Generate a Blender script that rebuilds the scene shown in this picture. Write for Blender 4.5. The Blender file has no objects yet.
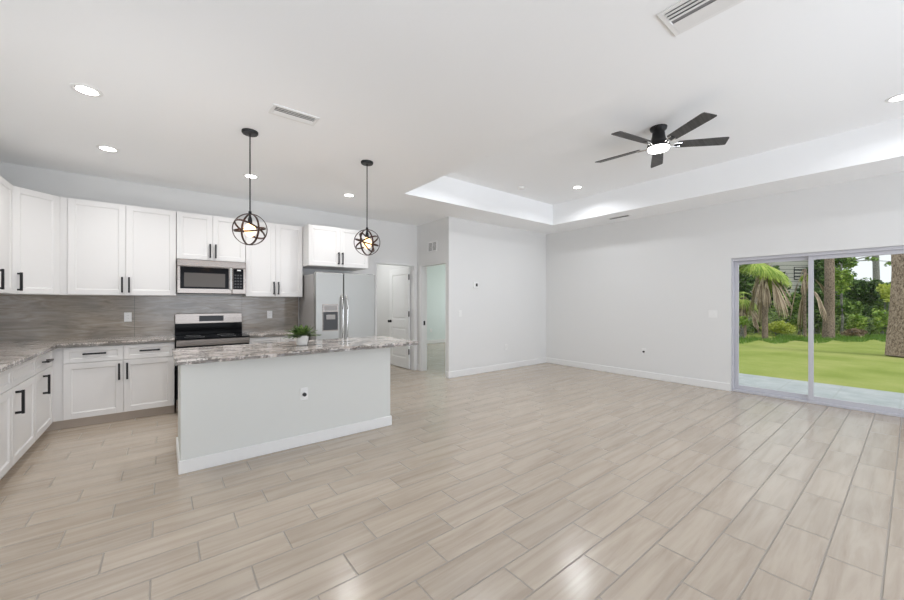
import bpy, bmesh, math, random
from mathutils import Vector, Matrix, noise
PI = math.pi
R = math.radians
S = bpy.context.scene
COL = S.collection

# ------------------------------------------------------------------ camera
YAW = math.atan((452 - 162.5) / 366.0)          # turned right of the kitchen's depth axis (+Y)
cam_d = bpy.data.cameras.new('camera')
cam_d.sensor_width = 36.0
cam_d.lens = 366.0 / 904.0 * 36.0
cam_d.shift_y = 2.5 / 904.0
cam_d.clip_start = 0.05
cam_d.clip_end = 300
cam = bpy.data.objects.new('camera', cam_d)
cam.location = (0, 0, 1.35)
cam.rotation_euler = (R(90), 0, -YAW)
COL.objects.link(cam)
S.camera = cam

# ------------------------------------------------------------------ sky, sun, daylight, fill lamps, exposure
w = bpy.data.worlds.new('sky')
S.world = w
w.use_nodes = True
wn = w.node_tree
wn.nodes.clear()
wo = wn.nodes.new('ShaderNodeOutputWorld')
wb = wn.nodes.new('ShaderNodeBackground')
wb.inputs['Color'].default_value = (0.94, 0.97, 1.0, 1)
wb.inputs['Strength'].default_value = 0.86
wn.links.new(wb.outputs[0], wo.inputs[0])

sun_d = bpy.data.lights.new('sun', 'SUN')
sun_d.energy = 1.15
sun_d.angle = R(12)
sun_d.color = (1.0, 0.96, 0.88)
sun = bpy.data.objects.new('sun', sun_d)
sun.rotation_euler = (R(38), R(-12), R(20))
COL.objects.link(sun)

def area(name, loc, rot, sx, sy, energy, color=(1, 1, 1)):
    d = bpy.data.lights.new(name, 'AREA')
    d.shape = 'RECTANGLE'
    d.size, d.size_y = sx, sy
    d.energy = energy
    d.color = color
    o = bpy.data.objects.new(name, d)
    o.location = loc
    o.rotation_euler = rot
    COL.objects.link(o)
    return o
# two unseen area lamps added to brighten the room, then daylight in the bedroom
COOL = (0.90, 0.975, 1.11)
area('rear_fill', (1.2, -3.30, 1.45), (R(108), 0, 0), 3.4, 1.9, 58, COOL)
area('rear_fill', (4.9, -3.30, 1.45), (R(108), 0, 0), 2.4, 1.9, 41, COOL)
area('daylight_bedroom', (8.85, 8.3, 1.5), (0, R(90), 0), 1.3, 1.8, 27, (0.93, 0.98, 1.0))
# three unseen spots added behind and beside the camera to brighten the ceiling
def fill_spot(loc, aim, cone, energy, color=COOL):
    d = bpy.data.lights.new('ceiling_fill', 'SPOT')
    d.energy = energy; d.spot_size = R(cone); d.spot_blend = 1.0; d.shadow_soft_size = 0.5; d.color = color
    o = bpy.data.objects.new('ceiling_fill', d)
    o.location = loc
    o.rotation_euler = (Vector(aim) - Vector(loc)).to_track_quat('-Z', 'Y').to_euler()
    COL.objects.link(o)
fill_spot((-0.9, -0.3, 1.3), (0.3, 2.3, 4.0), 98, 80)
fill_spot((-1.1, 2.1, 0.5), (0.75, 4.6, 3.3), 80, 66, (0.985, 0.985, 0.99))
fill_spot((2.6, -2.6, 1.2), (4.2, 2.6, 4.6), 85, 120)

S.view_settings.view_transform = 'Standard'
S.view_settings.look = 'None'
S.view_settings.gamma = 1
S.view_settings.use_curve_mapping = False
S.view_settings.exposure = 0.42
try:
    S.cycles.max_bounces = 12
    S.cycles.diffuse_bounces = 8
    S.cycles.glossy_bounces = 5
    S.cycles.transparent_max_bounces = 24
    S.cycles.sample_clamp_indirect = 6
    S.cycles.use_denoising = True
except Exception:
    pass

# ------------------------------------------------------------------ materials
MATS = {}
def mat(name, color, rough=0.5, metal=0.0, spec=0.5, emit=None, estr=0.0):
    m = bpy.data.materials.new(name)
    m.use_nodes = True
    b = m.node_tree.nodes['Principled BSDF']
    b.inputs['Base Color'].default_value = (*color, 1)
    b.inputs['Roughness'].default_value = rough
    b.inputs['Metallic'].default_value = metal
    b.inputs['Specular IOR Level'].default_value = spec
    if emit:
        b.inputs['Emission Color'].default_value = (*emit, 1)
        b.inputs['Emission Strength'].default_value = estr
    MATS[name] = m
    return m

class NT:
    """small node-tree writer"""
    def __init__(s, m):
        s.m = m; s.t = m.node_tree
        s.b = s.t.nodes['Principled BSDF']
    def n(s, typ, **kw):
        x = s.t.nodes.new(typ)
        for k, v in kw.items():
            setattr(x, k, v)
        return x
    def link(s, a, b):
        s.t.links.new(a, b)
    def val(s, sock, v):
        if hasattr(v, 'links'):
            s.link(v, sock)
        else:
            sock.default_value = v
    def math(s, op, a, b=None, c=None):
        x = s.n('ShaderNodeMath', operation=op)
        s.val(x.inputs[0], a)
        if b is not None: s.val(x.inputs[1], b)
        if c is not None: s.val(x.inputs[2], c)
        return x.outputs[0]
    def coords(s):
        return s.n('ShaderNodeTexCoord').outputs['Object']
    def geo(s):
        return s.n('ShaderNodeNewGeometry').outputs['Position']
    def sep(s, v):
        x = s.n('ShaderNodeSeparateXYZ'); s.link(v, x.inputs[0]); return x.outputs
    def comb(s, a, b, c):
        x = s.n('ShaderNodeCombineXYZ')
        s.val(x.inputs[0], a); s.val(x.inputs[1], b); s.val(x.inputs[2], c)
        return x.outputs[0]
    def noise(s, vec, scale, detail=4, rough=0.55, dist=0.0):
        x = s.n('ShaderNodeTexNoise')
        s.link(vec, x.inputs['Vector'])
        x.inputs['Scale'].default_value = scale
        x.inputs['Detail'].default_value = detail
        x.inputs['Roughness'].default_value = rough
        x.inputs['Distortion'].default_value = dist
        return x.outputs['Fac']
    def white(s, vec):
        x = s.n('ShaderNodeTexWhiteNoise', noise_dimensions='3D')
        s.link(vec, x.inputs['Vector'])
        return x.outputs['Value']
    def ramp(s, fac, stops):
        x = s.n('ShaderNodeValToRGB')
        s.link(fac, x.inputs[0])
        e = x.color_ramp.elements
        while len(e) < len(stops): e.new(0.5)
        for el, (p, c) in zip(e, stops):
            el.position = p; el.color = (*c, 1)
        return x.outputs[0]
    def mix(s, fac, a, b, mode='MIX'):
        x = s.n('ShaderNodeMix', data_type='RGBA', blend_type=mode)
        s.val(x.inputs['Factor'], fac)
        for k, v in ((6, a), (7, b)):
            if hasattr(v, 'links'): s.link(v, x.inputs[k])
            else: x.inputs[k].default_value = (*v, 1)
        return x.outputs[2]
    def bump(s, h, strength=0.3, dist=0.01):
        x = s.n('ShaderNodeBump')
        x.inputs['Strength'].default_value = strength
        x.inputs['Distance'].default_value = dist
        s.link(h, x.inputs['Height'])
        s.link(x.outputs[0], s.b.inputs['Normal'])

M_WALL = mat('wall_paint', (0.745, 0.745, 0.735), 0.75, spec=0.25)
t = NT(M_WALL); t.bump(t.noise(t.geo(), 90, 3), 0.05, 0.004)
M_CEIL = mat('ceiling_paint', (0.92, 0.93, 0.935), 0.85, spec=0.2)
t = NT(M_CEIL); t.bump(t.noise(t.geo(), 30, 4), 0.07, 0.006)
M_TRIM = mat('trim_paint', (0.80, 0.80, 0.79), 0.4)
M_CAB = mat('cabinet_white', (0.755, 0.745, 0.735), 0.4, spec=0.35)
M_AQUA = mat('aqua_paint', (0.69, 0.75, 0.735), 0.8, spec=0.2)
M_BLACK = mat('black_metal', (0.012, 0.012, 0.013), 0.38, metal=0.3)
M_BLACKGLASS = mat('black_glass', (0.008, 0.008, 0.009), 0.09, spec=0.05)
M_DARK = mat('dark_plastic', (0.03, 0.03, 0.032), 0.35)
M_GREYDARK = mat('grey_window_mesh', (0.075, 0.064, 0.054), 0.25, spec=0.3)
M_PLASTIC = mat('white_plastic', (0.82, 0.82, 0.81), 0.35)
M_WOODBLADE = mat('charcoal_blade', (0.055, 0.053, 0.053), 0.5)
t = NT(M_WOODBLADE)
g = t.sep(t.coords())
t.link(t.ramp(t.noise(t.comb(t.math('MULTIPLY', g[0], 3.0), t.math('MULTIPLY', g[1], 50.0), g[2]), 1.0, 3), [(0.3, (0.035, 0.034, 0.034)), (0.7, (0.085, 0.082, 0.080))]), t.b.inputs['Base Color'])
M_CHROME = mat('polished_metal', (0.75, 0.74, 0.72), 0.18, metal=1.0)
M_STEEL = mat('stainless_steel', (0.28, 0.25, 0.225), 0.27, metal=1.0)
t = NT(M_STEEL)
g = t.sep(t.geo())
t.link(t.math('MULTIPLY_ADD', t.noise(t.comb(t.math('MULTIPLY', g[0], 2.0), t.math('MULTIPLY', g[1], 2.0), t.math('MULTIPLY', g[2], 260.0)), 1.0, 2), 0.12, 0.22), t.b.inputs['Roughness'])
M_HANDLE = mat('satin_steel', (0.45, 0.44, 0.42), 0.35, metal=1.0)
M_FRIDGE = mat('fridge_steel', (0.37, 0.37, 0.352), 0.40, metal=0.85)
M_GREYSIDE = mat('grey_enamel', (0.33, 0.32, 0.315), 0.45)
M_ALU = mat('aluminium_frame', (0.55, 0.55, 0.59), 0.45)
M_ISLAND = mat('island_paint', (0.68, 0.69, 0.665), 0.7, spec=0.25)
M_LENS = mat('lamp_lens', (1, 1, 1), 0.4, emit=(1, 0.98, 0.95), estr=9.0)
M_FANLENS = mat('fan_lens', (1, 1, 1), 0.4, emit=(1, 0.98, 0.95), estr=5.0)
M_BULB = mat('amber_bulb', (1, 0.8, 0.5), 0.2, emit=(1.0, 0.62, 0.30), estr=2.6)
M_BRONZE = mat('dark_bronze', (0.065, 0.034, 0.025), 0.4, metal=0.6)
M_DISPLAY = mat('clock_display', (0.01, 0.01, 0.01), 0.15, spec=0.2)
M_POT = mat('pot_ceramic', (0.80, 0.78, 0.75), 0.35)
M_SOIL = mat('soil', (0.05, 0.035, 0.025), 0.9)
M_LEAF = mat('houseplant_leaf', (0.07, 0.16, 0.035), 0.45)
t = NT(M_LEAF)
t.link(t.ramp(t.noise(t.coords(), 30, 2), [(0.35, (0.03, 0.075, 0.014)), (0.65, (0.20, 0.29, 0.085))]), t.b.inputs['Base Color'])
M_VENTGREY = mat('duct_grey', (0.24, 0.24, 0.24), 0.7)
M_VENTDARK = mat('vent_shadow_grey', (0.30, 0.30, 0.30), 0.7)

# floor: wood-look porcelain planks 0.605 x 0.2015, laid along X in thirds
M_FLOOR = mat('plank_tile', (0.5, 0.45, 0.4), 0.3)
t = NT(M_FLOOR)
g = t.sep(t.geo())
yy = t.math('DIVIDE', t.math('SUBTRACT', g[1], 0.095), 0.2015)
row = t.math('FLOOR', yy)
fy = t.math('FRACT', yy)
xx = t.math('DIVIDE', t.math('SUBTRACT', g[0], t.math('MULTIPLY_ADD', row, 0.605 / 3, 0.357)), 0.605)
colm = t.math('FLOOR', xx)
fx = t.math('FRACT', xx)
dy = t.math('MULTIPLY', t.math('MINIMUM', fy, t.math('SUBTRACT', 1.0, fy)), 0.2015)
dx = t.math('MULTIPLY', t.math('MINIMUM', fx, t.math('SUBTRACT', 1.0, fx)), 0.605)
dd = t.math('MINIMUM', dx, dy)
mr = t.n('ShaderNodeMapRange', interpolation_type='SMOOTHSTEP')
t.link(dd, mr.inputs[0]); mr.inputs[1].default_value = 0.0022; mr.inputs[2].default_value = 0.0050
tile = mr.outputs[0]                                   # 0 in the joint, 1 on the tile
rnd = t.white(t.comb(row, colm, 3.0))
rnd2 = t.white(t.comb(colm, row, 11.0))
gx = t.math('MULTIPLY_ADD', rnd, 37.0, t.math('MULTIPLY', g[0], 1.3))
gy = t.math('MULTIPLY_ADD', rnd2, 23.0, t.math('MULTIPLY', g[1], 17.0))
grain = t.noise(t.comb(gx, gy, rnd), 1.0, 6, 0.6, 0.6)
fine = t.noise(t.comb(t.math('MULTIPLY', g[0], 5.0), t.math('MULTIPLY', g[1], 150.0), rnd2), 1.0, 3, 0.6)
c1 = t.ramp(grain, [(0.25, (0.34, 0.28, 0.22)), (0.42, (0.42, 0.352, 0.282)), (0.58, (0.48, 0.41, 0.332)), (0.78, (0.52, 0.45, 0.37))])
c1 = t.mix(t.math('MULTIPLY', fine, 0.12), c1, (0.36, 0.30, 0.25))
tone = t.math('MULTIPLY_ADD', rnd, 0.10, 0.95)
vm = t.n('ShaderNodeVectorMath', operation='SCALE')
t.link(c1, vm.inputs[0]); t.link(tone, vm.inputs['Scale'])
c2 = t.mix(tile, (0.31, 0.275, 0.235), vm.outputs[0])
t.link(c2, t.b.inputs['Base Color'])
t.link(t.math('MULTIPLY_ADD', tile, -0.35, t.math('MULTIPLY_ADD', fine, 0.06, 0.53)), t.b.inputs['Roughness'])
t.bump(t.math('ADD', tile, t.math('MULTIPLY', fine, 0.05)), 0.8, 0.003)
t.b.inputs['Specular IOR Level'].default_value = 0.75

# toe kick / tile skirting in the floor's tone
M_TOE = mat('toe_kick_tile', (0.52, 0.45, 0.385), 0.5)

# granite: pale ground, taupe bands along the slab, dark clusters
M_GRANITE = mat('granite', (0.6, 0.55, 0.5), 0.12)
t = NT(M_GRANITE)
g = t.sep(t.geo())
def granite(t, along, across):
    v = t.comb(t.math('MULTIPLY', along, 0.9), t.math('MULTIPLY', across, 4.2), t.math('MULTIPLY', g[2], 4.2))
    v2 = t.comb(t.math('MULTIPLY', along, 2.0), t.math('MULTIPLY', across, 3.0), g[2])
    band = t.noise(v, 1.6, 5, 0.6, 1.2)
    base = t.ramp(band, [(0.30, (0.32, 0.275, 0.245)), (0.43, (0.50, 0.445, 0.405)), (0.50, (0.74, 0.70, 0.66)), (0.56, (0.57, 0.51, 0.465)), (0.66, (0.44, 0.385, 0.35)), (0.78, (0.66, 0.62, 0.585))])
    cl = t.math('MULTIPLY', t.noise(v2, 3.0, 3, 0.6), t.noise(t.geo(), 55, 3, 0.7))
    cl = t.math('MULTIPLY_ADD', t.math('MULTIPLY', t.math('LESS_THAN', g[2], 0.9), t.noise(t.geo(), 11, 2, 0.5)), 0.16, cl)      # dark mineral shows most along the broken lower edge
    dark = t.ramp(cl, [(0.235, (0, 0, 0)), (0.31, (1, 1, 1))])
    sp = t.ramp(t.noise(t.geo(), 120, 2, 0.6), [(0.60, (0, 0, 0)), (0.70, (1, 1, 1))])
    base = t.mix(t.math('MULTIPLY', t.sep(dark)[0], 0.8), base, (0.085, 0.08, 0.07))
    return t.mix(t.math('MULTIPLY', t.sep(sp)[0], 0.45), base, (0.17, 0.15, 0.14))
t.link(granite(t, g[0], g[1]), t.b.inputs['Base Color'])

# backsplash: dark greige stone-look tile with horizontal streaks
M_SPLASH = mat('backsplash_tile', (0.15, 0.14, 0.12), 0.16)
t = NT(M_SPLASH)
g = t.sep(t.geo())
hx = t.math('ADD', g[0], g[1])
st = t.noise(t.comb(t.math('MULTIPLY', hx, 2.6), 0.0, t.math('MULTIPLY', g[2], 15.0)), 1.0, 6, 0.6, 1.6)
big = t.noise(t.comb(t.math('MULTIPLY', hx, 1.2), 0.0, t.math('MULTIPLY', g[2], 2.5)), 1.3, 3, 0.5, 0.4)
c = t.ramp(st, [(0.28, (0.20, 0.165, 0.128)), (0.45, (0.31, 0.262, 0.21)), (0.58, (0.40, 0.35, 0.29)), (0.75, (0.52, 0.47, 0.405))])
c = t.mix(t.math('MULTIPLY', t.sep(t.ramp(big, [(0.35, (0, 0, 0)), (0.65, (1, 1, 1))]))[0], 0.6), c, (0.24, 0.23, 0.21))
fxs = t.math('FRACT', t.math('DIVIDE', t.math('ADD', hx, 60 - 7.09), 1.2))
jd = t.math('LESS_THAN', fxs, 0.0025)
t.link(t.mix(jd, c, (0.10, 0.095, 0.09)), t.b.inputs['Base Color'])

# glass pane: mostly clear with a faint mirror
M_GLASS = bpy.data.materials.new('clear_glass'); M_GLASS.use_nodes = True
nt = M_GLASS.node_tree; nt.nodes.clear()
o_ = nt.nodes.new('ShaderNodeOutputMaterial'); mx = nt.nodes.new('ShaderNodeMixShader')
tr = nt.nodes.new('ShaderNodeBsdfTransparent'); gl = nt.nodes.new('ShaderNodeBsdfGlossy')
tr.inputs[0].default_value = (0.95, 0.97, 0.965, 1); gl.inputs['Roughness'].default_value = 0.01
fr = nt.nodes.new('ShaderNodeFresnel'); fr.inputs[0].default_value = 1.25
nt.links.new(fr.outputs[0], mx.inputs[0]); nt.links.new(tr.outputs[0], mx.inputs[1])
nt.links.new(gl.outputs[0], mx.inputs[2]); nt.links.new(mx.outputs[0], o_.inputs[0])

# outdoors
M_LAWN = mat('lawn_grass', (0.3, 0.42, 0.08), 0.9, spec=0.1)
t = NT(M_LAWN)
a_ = t.noise(t.geo(), 0.55, 5, 0.6)
b_ = t.noise(t.geo(), 16, 4, 0.7)
cc = t.ramp(a_, [(0.32, (0.24, 0.29, 0.06)), (0.5, (0.35, 0.385, 0.11)), (0.68, (0.46, 0.45, 0.17))])
t.link(t.mix(t.math('MULTIPLY', b_, 0.5), cc, (0.20, 0.30, 0.05)), t.b.inputs['Base Color'])
t.bump(b_, 0.6, 0.05)
M_PATIO = mat('patio_concrete', (0.62, 0.64, 0.66), 0.6)
t = NT(M_PATIO)
g = t.sep(t.geo())
pn = t.noise(t.geo(), 3.5, 5, 0.65)
pc = t.ramp(pn, [(0.3, (0.35, 0.385, 0.41)), (0.7, (0.50, 0.52, 0.545))])
px_ = t.math('LESS_THAN', t.math('FRACT', t.math('DIVIDE', t.math('ADD', g[1], 20.35), 0.62)), 0.035)
py_ = t.math('LESS_THAN', t.math('FRACT', t.math('DIVIDE', t.math('ADD', g[0], 0.3), 0.62)), 0.035)
t.link(t.mix(t.math('MULTIPLY', t.math('MAXIMUM', px_, py_), 0.6), pc, (0.36, 0.38, 0.39)), t.b.inputs['Base Color'])
def leafmat(name, a, b, sc=1.2):
    m = mat(name, a, 0.6, spec=0.3)
    t = NT(m)
    rn = t.n('ShaderNodeNewGeometry').outputs['Random Per Island']
    t.link(t.mix(rn, a, b), t.b.inputs['Base Color'])
    return m
M_LF_DARK = leafmat('foliage_dark', (0.02, 0.055, 0.012), (0.13, 0.22, 0.05))
M_LF_MID = leafmat('foliage_mid', (0.06, 0.14, 0.02), (0.26, 0.38, 0.08))
M_LF_LIGHT = leafmat('foliage_light', (0.15, 0.29, 0.035), (0.45, 0.56, 0.13))
M_LF_YEL = leafmat('foliage_yellow', (0.38, 0.47, 0.06), (0.72, 0.74, 0.18))
M_LF_BROWN = leafmat('foliage_brown', (0.15, 0.10, 0.06), (0.40, 0.30, 0.20))
M_FR_GREEN = leafmat('frond_green', (0.17, 0.30, 0.03), (0.50, 0.58, 0.13))
M_FR_DEAD = leafmat('frond_dead', (0.17, 0.115, 0.075), (0.58, 0.46, 0.35))
def barkmat(name, a, b):
    m = mat(name, a, 0.9, spec=0.1)
    t = NT(m)
    g = t.sep(t.geo())
    n_ = t.noise(t.comb(t.math('MULTIPLY', g[0], 30.0), t.math('MULTIPLY', g[1], 30.0), t.math('MULTIPLY', g[2], 17.0)), 1.0, 5, 0.7, 0.6)
    t.link(t.ramp(n_, [(0.36, a), (0.62, b)]), t.b.inputs['Base Color'])
    t.bump(n_, 0.9, 0.05)
    return m
M_BARK = barkmat('pine_bark', (0.12, 0.075, 0.055), (0.60, 0.46, 0.39))
M_BARK2 = barkmat('reddish_bark', (0.13, 0.09, 0.075), (0.44, 0.34, 0.29))
M_BARK3 = barkmat('grey_bark', (0.14, 0.135, 0.13), (0.34, 0.33, 0.32))
M_SIDING = mat('grey_siding', (0.42, 0.41, 0.40), 0.7)
t = NT(M_SIDING)
g = t.sep(t.geo())
ln = t.math('FRACT', t.math('DIVIDE', g[2], 0.28))
t.link(t.mix(t.math('LESS_THAN', ln, 0.14), (0.42, 0.41, 0.395), (0.16, 0.16, 0.16)), t.b.inputs['Base Color'])
M_DARKWIN = mat('dark_window', (0.02, 0.025, 0.025), 0.2)

# ------------------------------------------------------------------ mesh helpers
class MB:
    def __init__(s):
        s.bm = bmesh.new()
    def _new(s, verts, faces):
        vs = [s.bm.verts.new(v) for v in verts]
        return [s.bm.faces.new([vs[i] for i in f]) for f in faces]
    def box(s, x0, x1, y0, y1, z0, z1, bev=0.0, seg=1):
        x0, x1 = min(x0, x1), max(x0, x1); y0, y1 = min(y0, y1), max(y0, y1); z0, z1 = min(z0, z1), max(z0, z1)
        v = [(x0, y0, z0), (x1, y0, z0), (x1, y1, z0), (x0, y1, z0), (x0, y0, z1), (x1, y0, z1), (x1, y1, z1), (x0, y1, z1)]
        f = s._new(v, [(0, 3, 2, 1), (4, 5, 6, 7), (0, 1, 5, 4), (1, 2, 6, 5), (2, 3, 7, 6), (3, 0, 4, 7)])
        if bev > 0:
            es = list({e for q in f for e in q.edges})
            bmesh.ops.bevel(s.bm, geom=es, offset=bev, segments=seg, affect='EDGES', profile=0.5)
        return s
    def prism(s, pts, z0, z1, bev=0.0):
        n = len(pts)
        v = [(x, y, z0) for x, y in pts] + [(x, y, z1) for x, y in pts]
        fs = [tuple(reversed(range(n))), tuple(range(n, 2 * n))] + [(i, (i + 1) % n, n + (i + 1) % n, n + i) for i in range(n)]
        f = s._new(v, fs)
        if bev > 0:
            bmesh.ops.bevel(s.bm, geom=list({e for q in f for e in q.edges}), offset=bev, segments=2, affect='EDGES', profile=0.5)
        return s
    def lathe(s, prof, cx=0, cy=0, n=32, cap0=True, cap1=True):
        rings = []
        for r_, z in prof:
            rings.append([s.bm.verts.new((cx + r_ * math.cos(2 * PI * k / n), cy + r_ * math.sin(2 * PI * k / n), z)) for k in range(n)])
        for a, b in zip(rings, rings[1:]):
            for k in range(n):
                s.bm.faces.new((a[k], a[(k + 1) % n], b[(k + 1) % n], b[k]))
        if cap0: s.bm.faces.new(list(reversed(rings[0])))
        if cap1: s.bm.faces.new(rings[-1])
        return s
    def tube(s, pts, rad, n=8, cap=True):
        pts = [Vector(p) for p in pts]
        rs = rad if isinstance(rad, (list, tuple)) else [rad] * len(pts)
        rings = []
        up = Vector((0.0137, 0.0211, 1)).normalized()
        for i, p in enumerate(pts):
            d = (pts[min(i + 1, len(pts) - 1)] - pts[max(i - 1, 0)]).normalized()
            a = d.cross(up)
            if a.length < 0.05: a = d.cross(Vector((1, 0.1, 0)))
            a.normalize(); b = a.cross(d).normalized()
            rings.append([s.bm.verts.new(p + (a * math.cos(2 * PI * k / n) + b * math.sin(2 * PI * k / n)) * rs[i]) for k in range(n)])
        for a, b in zip(rings, rings[1:]):
            for k in range(n):
                s.bm.faces.new((a[k], a[(k + 1) % n], b[(k + 1) % n], b[k]))
        if cap:
            s.bm.faces.new(list(reversed(rings[0]))); s.bm.faces.new(rings[-1])
        return s
    def band(s, c, rad, width, thick, axis, n=56):
        """flat hoop of radius rad about axis"""
        c = Vector(c); ax = Vector(axis).normalized()
        u = ax.orthogonal().normalized(); v = ax.cross(u)
        rings = []
        for k in range(n):
            d = u * math.cos(2 * PI * k / n) + v * math.sin(2 * PI * k / n)
            rings.append([s.bm.verts.new(c + d * r_ + ax * h_) for r_, h_ in ((rad, -width / 2), (rad, width / 2), (rad - thick, width / 2), (rad - thick, -width / 2))])
        for k in range(n):
            a, b = rings[k], rings[(k + 1) % n]
            for j in range(4):
                s.bm.faces.new((a[j], b[j], b[(j + 1) % 4], a[(j + 1) % 4]))
        return s
    def quad(s, a, b, c, d):
        s._new([a, b, c, d], [(0, 1, 2, 3)])
        return s
    def build(s, name, m, parent=None, smooth=False, label=None):
        bmesh.ops.recalc_face_normals(s.bm, faces=s.bm.faces)
        me = bpy.data.meshes.new(name)
        s.bm.to_mesh(me); s.bm.free()
        if m: me.materials.append(m)
        if smooth:
            for p in me.polygons: p.use_smooth = True
            try:
                me.set_sharp_from_angle(angle=R(40))
            except Exception:
                pass
        o = bpy.data.objects.new(name, me)
        COL.objects.link(o)
        if parent: o.parent = parent
        if label: o['label'] = label
        return o

def tag(o, label=None, cat=None, group=None, kind=None):
    if label: o['label'] = label
    if cat: o['category'] = cat
    if group: o['group'] = group
    if kind: o['kind'] = kind
    return o
def thing(name, label, cat, loc=(0, 0, 0), rz=0.0, group=None):
    o = bpy.data.objects.new(name, None)
    o.empty_display_size = 0.1
    COL.objects.link(o)
    o.location = loc; o.rotation_euler = (0, 0, rz)
    return tag(o, label, cat, group)
def struct(name, mb, m, label=None, cat=None, parent=None, smooth=False):
    o = mb.build(name, m, parent, smooth)
    if parent is None:
        o['kind'] = 'structure'
        if label: o['label'] = label
        if cat: o['category'] = cat
    return o
def children(o):
    return [c for c in bpy.data.objects if c.parent == o]
def copy_tree(o, parent=None):
    c = o.copy(); COL.objects.link(c)
    if parent: c.parent = parent
    for ch in children(o):
        copy_tree(ch, c)
    return c

# ------------------------------------------------------------------ room dimensions
XL, XR, YB, YM, XW, ZC, ZT, YR = -1.5, 6.78, 6.18, 5.15, 4.0, 2.88, 3.28, -3.4
TX0, TX1, TY0, TY1 = 2.664, 6.06, -0.96, 4.445
SY0, SY1, SZ = -0.10, 1.735, 2.02           # sliding door opening
DX0, DX1, DZ = 3.10, 3.935, 2.085            # utility room doorway in the kitchen wall
BY0, BY1, BZ = 5.235, 6.035, 2.075          # bedroom doorway in the hall wall
T = 0.13

# ------------------------------------------------------------------ structure
m = MB(); m.box(XL - 0.2, XR + 0.14, YR - 0.2, YM + 0.05, -0.12, 0); m.box(XL - 0.2, 9.2, YM + 0.05, 10.2, -0.12, 0)
struct('floor', m, M_FLOOR, 'wood-look plank tile floor laid in a one-third stagger', 'floor')
m = MB()
m.box(XL - 0.2, TX0, YR - 0.2, YM + 0.06, ZC, ZC + 0.1)
m.box(TX1, XR + 0.3, YR - 0.2, YM + 0.06, ZC, ZC + 0.1)
m.box(TX0, TX1, TY1, YM + 0.06, ZC, ZC + 0.1)
m.box(TX0, TX1, YR - 0.2, TY0, ZC, ZC + 0.1)
m.box(XL - 0.2, 9.3, YM + 0.06, 10.3, ZC, ZC + 0.1)
struct('ceiling', m, M_CEIL, 'flat white ceiling around the raised tray', 'ceiling')
m = MB()
m.box(TX0 - 0.1, TX0, TY0 - 0.1, TY1 + 0.1, ZC + 0.1, ZT); m.box(TX1, TX1 + 0.1, TY0 - 0.1, TY1 + 0.1, ZC + 0.1, ZT)
m.box(TX0, TX1, TY1, TY1 + 0.1, ZC + 0.1, ZT); m.box(TX0, TX1, TY0 - 0.1, TY0, ZC + 0.1, ZT)
m.box(TX0 - 0.1, TX1 + 0.1, TY0 - 0.1, TY1 + 0.1, ZT, ZT + 0.1)
struct('ceiling_tray', m, M_CEIL, 'raised rectangular tray in the living room ceiling', 'ceiling')

m = MB(); m.box(XL - T, XL, YR - T, YB + T, 0, ZC)
struct('wall_left', m, M_WALL, 'white wall behind the left run of cabinets', 'wall')
m = MB()
m.box(XL, DX0, YB, YB + T, 0, ZC); m.box(DX1, XW, YB, YB + T, 0, ZC); m.box(DX0, DX1, YB, YB + T, DZ, ZC)
struct('wall_back', m, M_WALL, 'white kitchen wall behind the range and refrigerator', 'wall')
m = MB()
m.box(XW, XW + T, YM, BY0, 0, ZC); m.box(XW, XW + T, BY1, 8.6, 0, ZC); m.box(XW, XW + T, BY0, BY1, BZ, ZC)
struct('wall_hall', m, M_WALL, 'short white wall with the open bedroom doorway', 'wall')
m = MB(); m.box(XW + T, XR + T, YM, YM + T, 0, ZC)
struct('wall_front', m, M_WALL, 'blank white wall carrying the thermostat', 'wall')
m = MB()
m.box(XR, XR + T, SY1, YM, 0, ZC); m.box(XR, XR + T, YR - T, SY0, 0, ZC); m.box(XR, XR + T, SY0, SY1, SZ, ZC)
struct('wall_right', m, M_WALL, 'long white wall with the sliding glass door', 'wall')
m = MB()
m.box(XL, -0.5, YR - T, YR, 0, ZC); m.box(2.9, 3.7, YR - T, YR, 0, ZC); m.box(6.1, XR, YR - T, YR, 0, ZC)
for a, b in ((-0.5, 2.9), (3.7, 6.1)):
    m.box(a, b, YR - T, YR, 0, 0.5); m.box(a, b, YR - T, YR, 2.4, ZC)
struct('wall_rear', m, M_WALL, 'white wall with two window openings behind the camera', 'wall')
m = MB()
m.box(2.3, 2.4, YB + T, 8.6, 0, ZC); m.box(2.3, XW, 8.5, 8.6, 0, ZC)
struct('wall_utility', m, M_WALL, 'white walls of the utility room behind the kitchen', 'wall')
m = MB()
m.box(XW + T, 9.0, 9.9, 10.0, 0, ZC)
m.box(8.9, 9.0, YM + T, 7.4, 0, ZC); m.box(8.9, 9.0, 9.2, 9.9, 0, ZC); m.box(8.9, 9.0, 7.4, 9.2, 0, 0.85); m.box(8.9, 9.0, 7.4, 9.2, 2.15, ZC)
m.box(XW + T, XW + T + 0.012, BY1 + 0.1, 9.9, 0, ZC); m.box(XR + T, 8.9, YM, YM + T, 0, ZC)
struct('wall_bedroom', m, M_AQUA, 'pale aqua bedroom wall seen through the doorway', 'wall')

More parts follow.
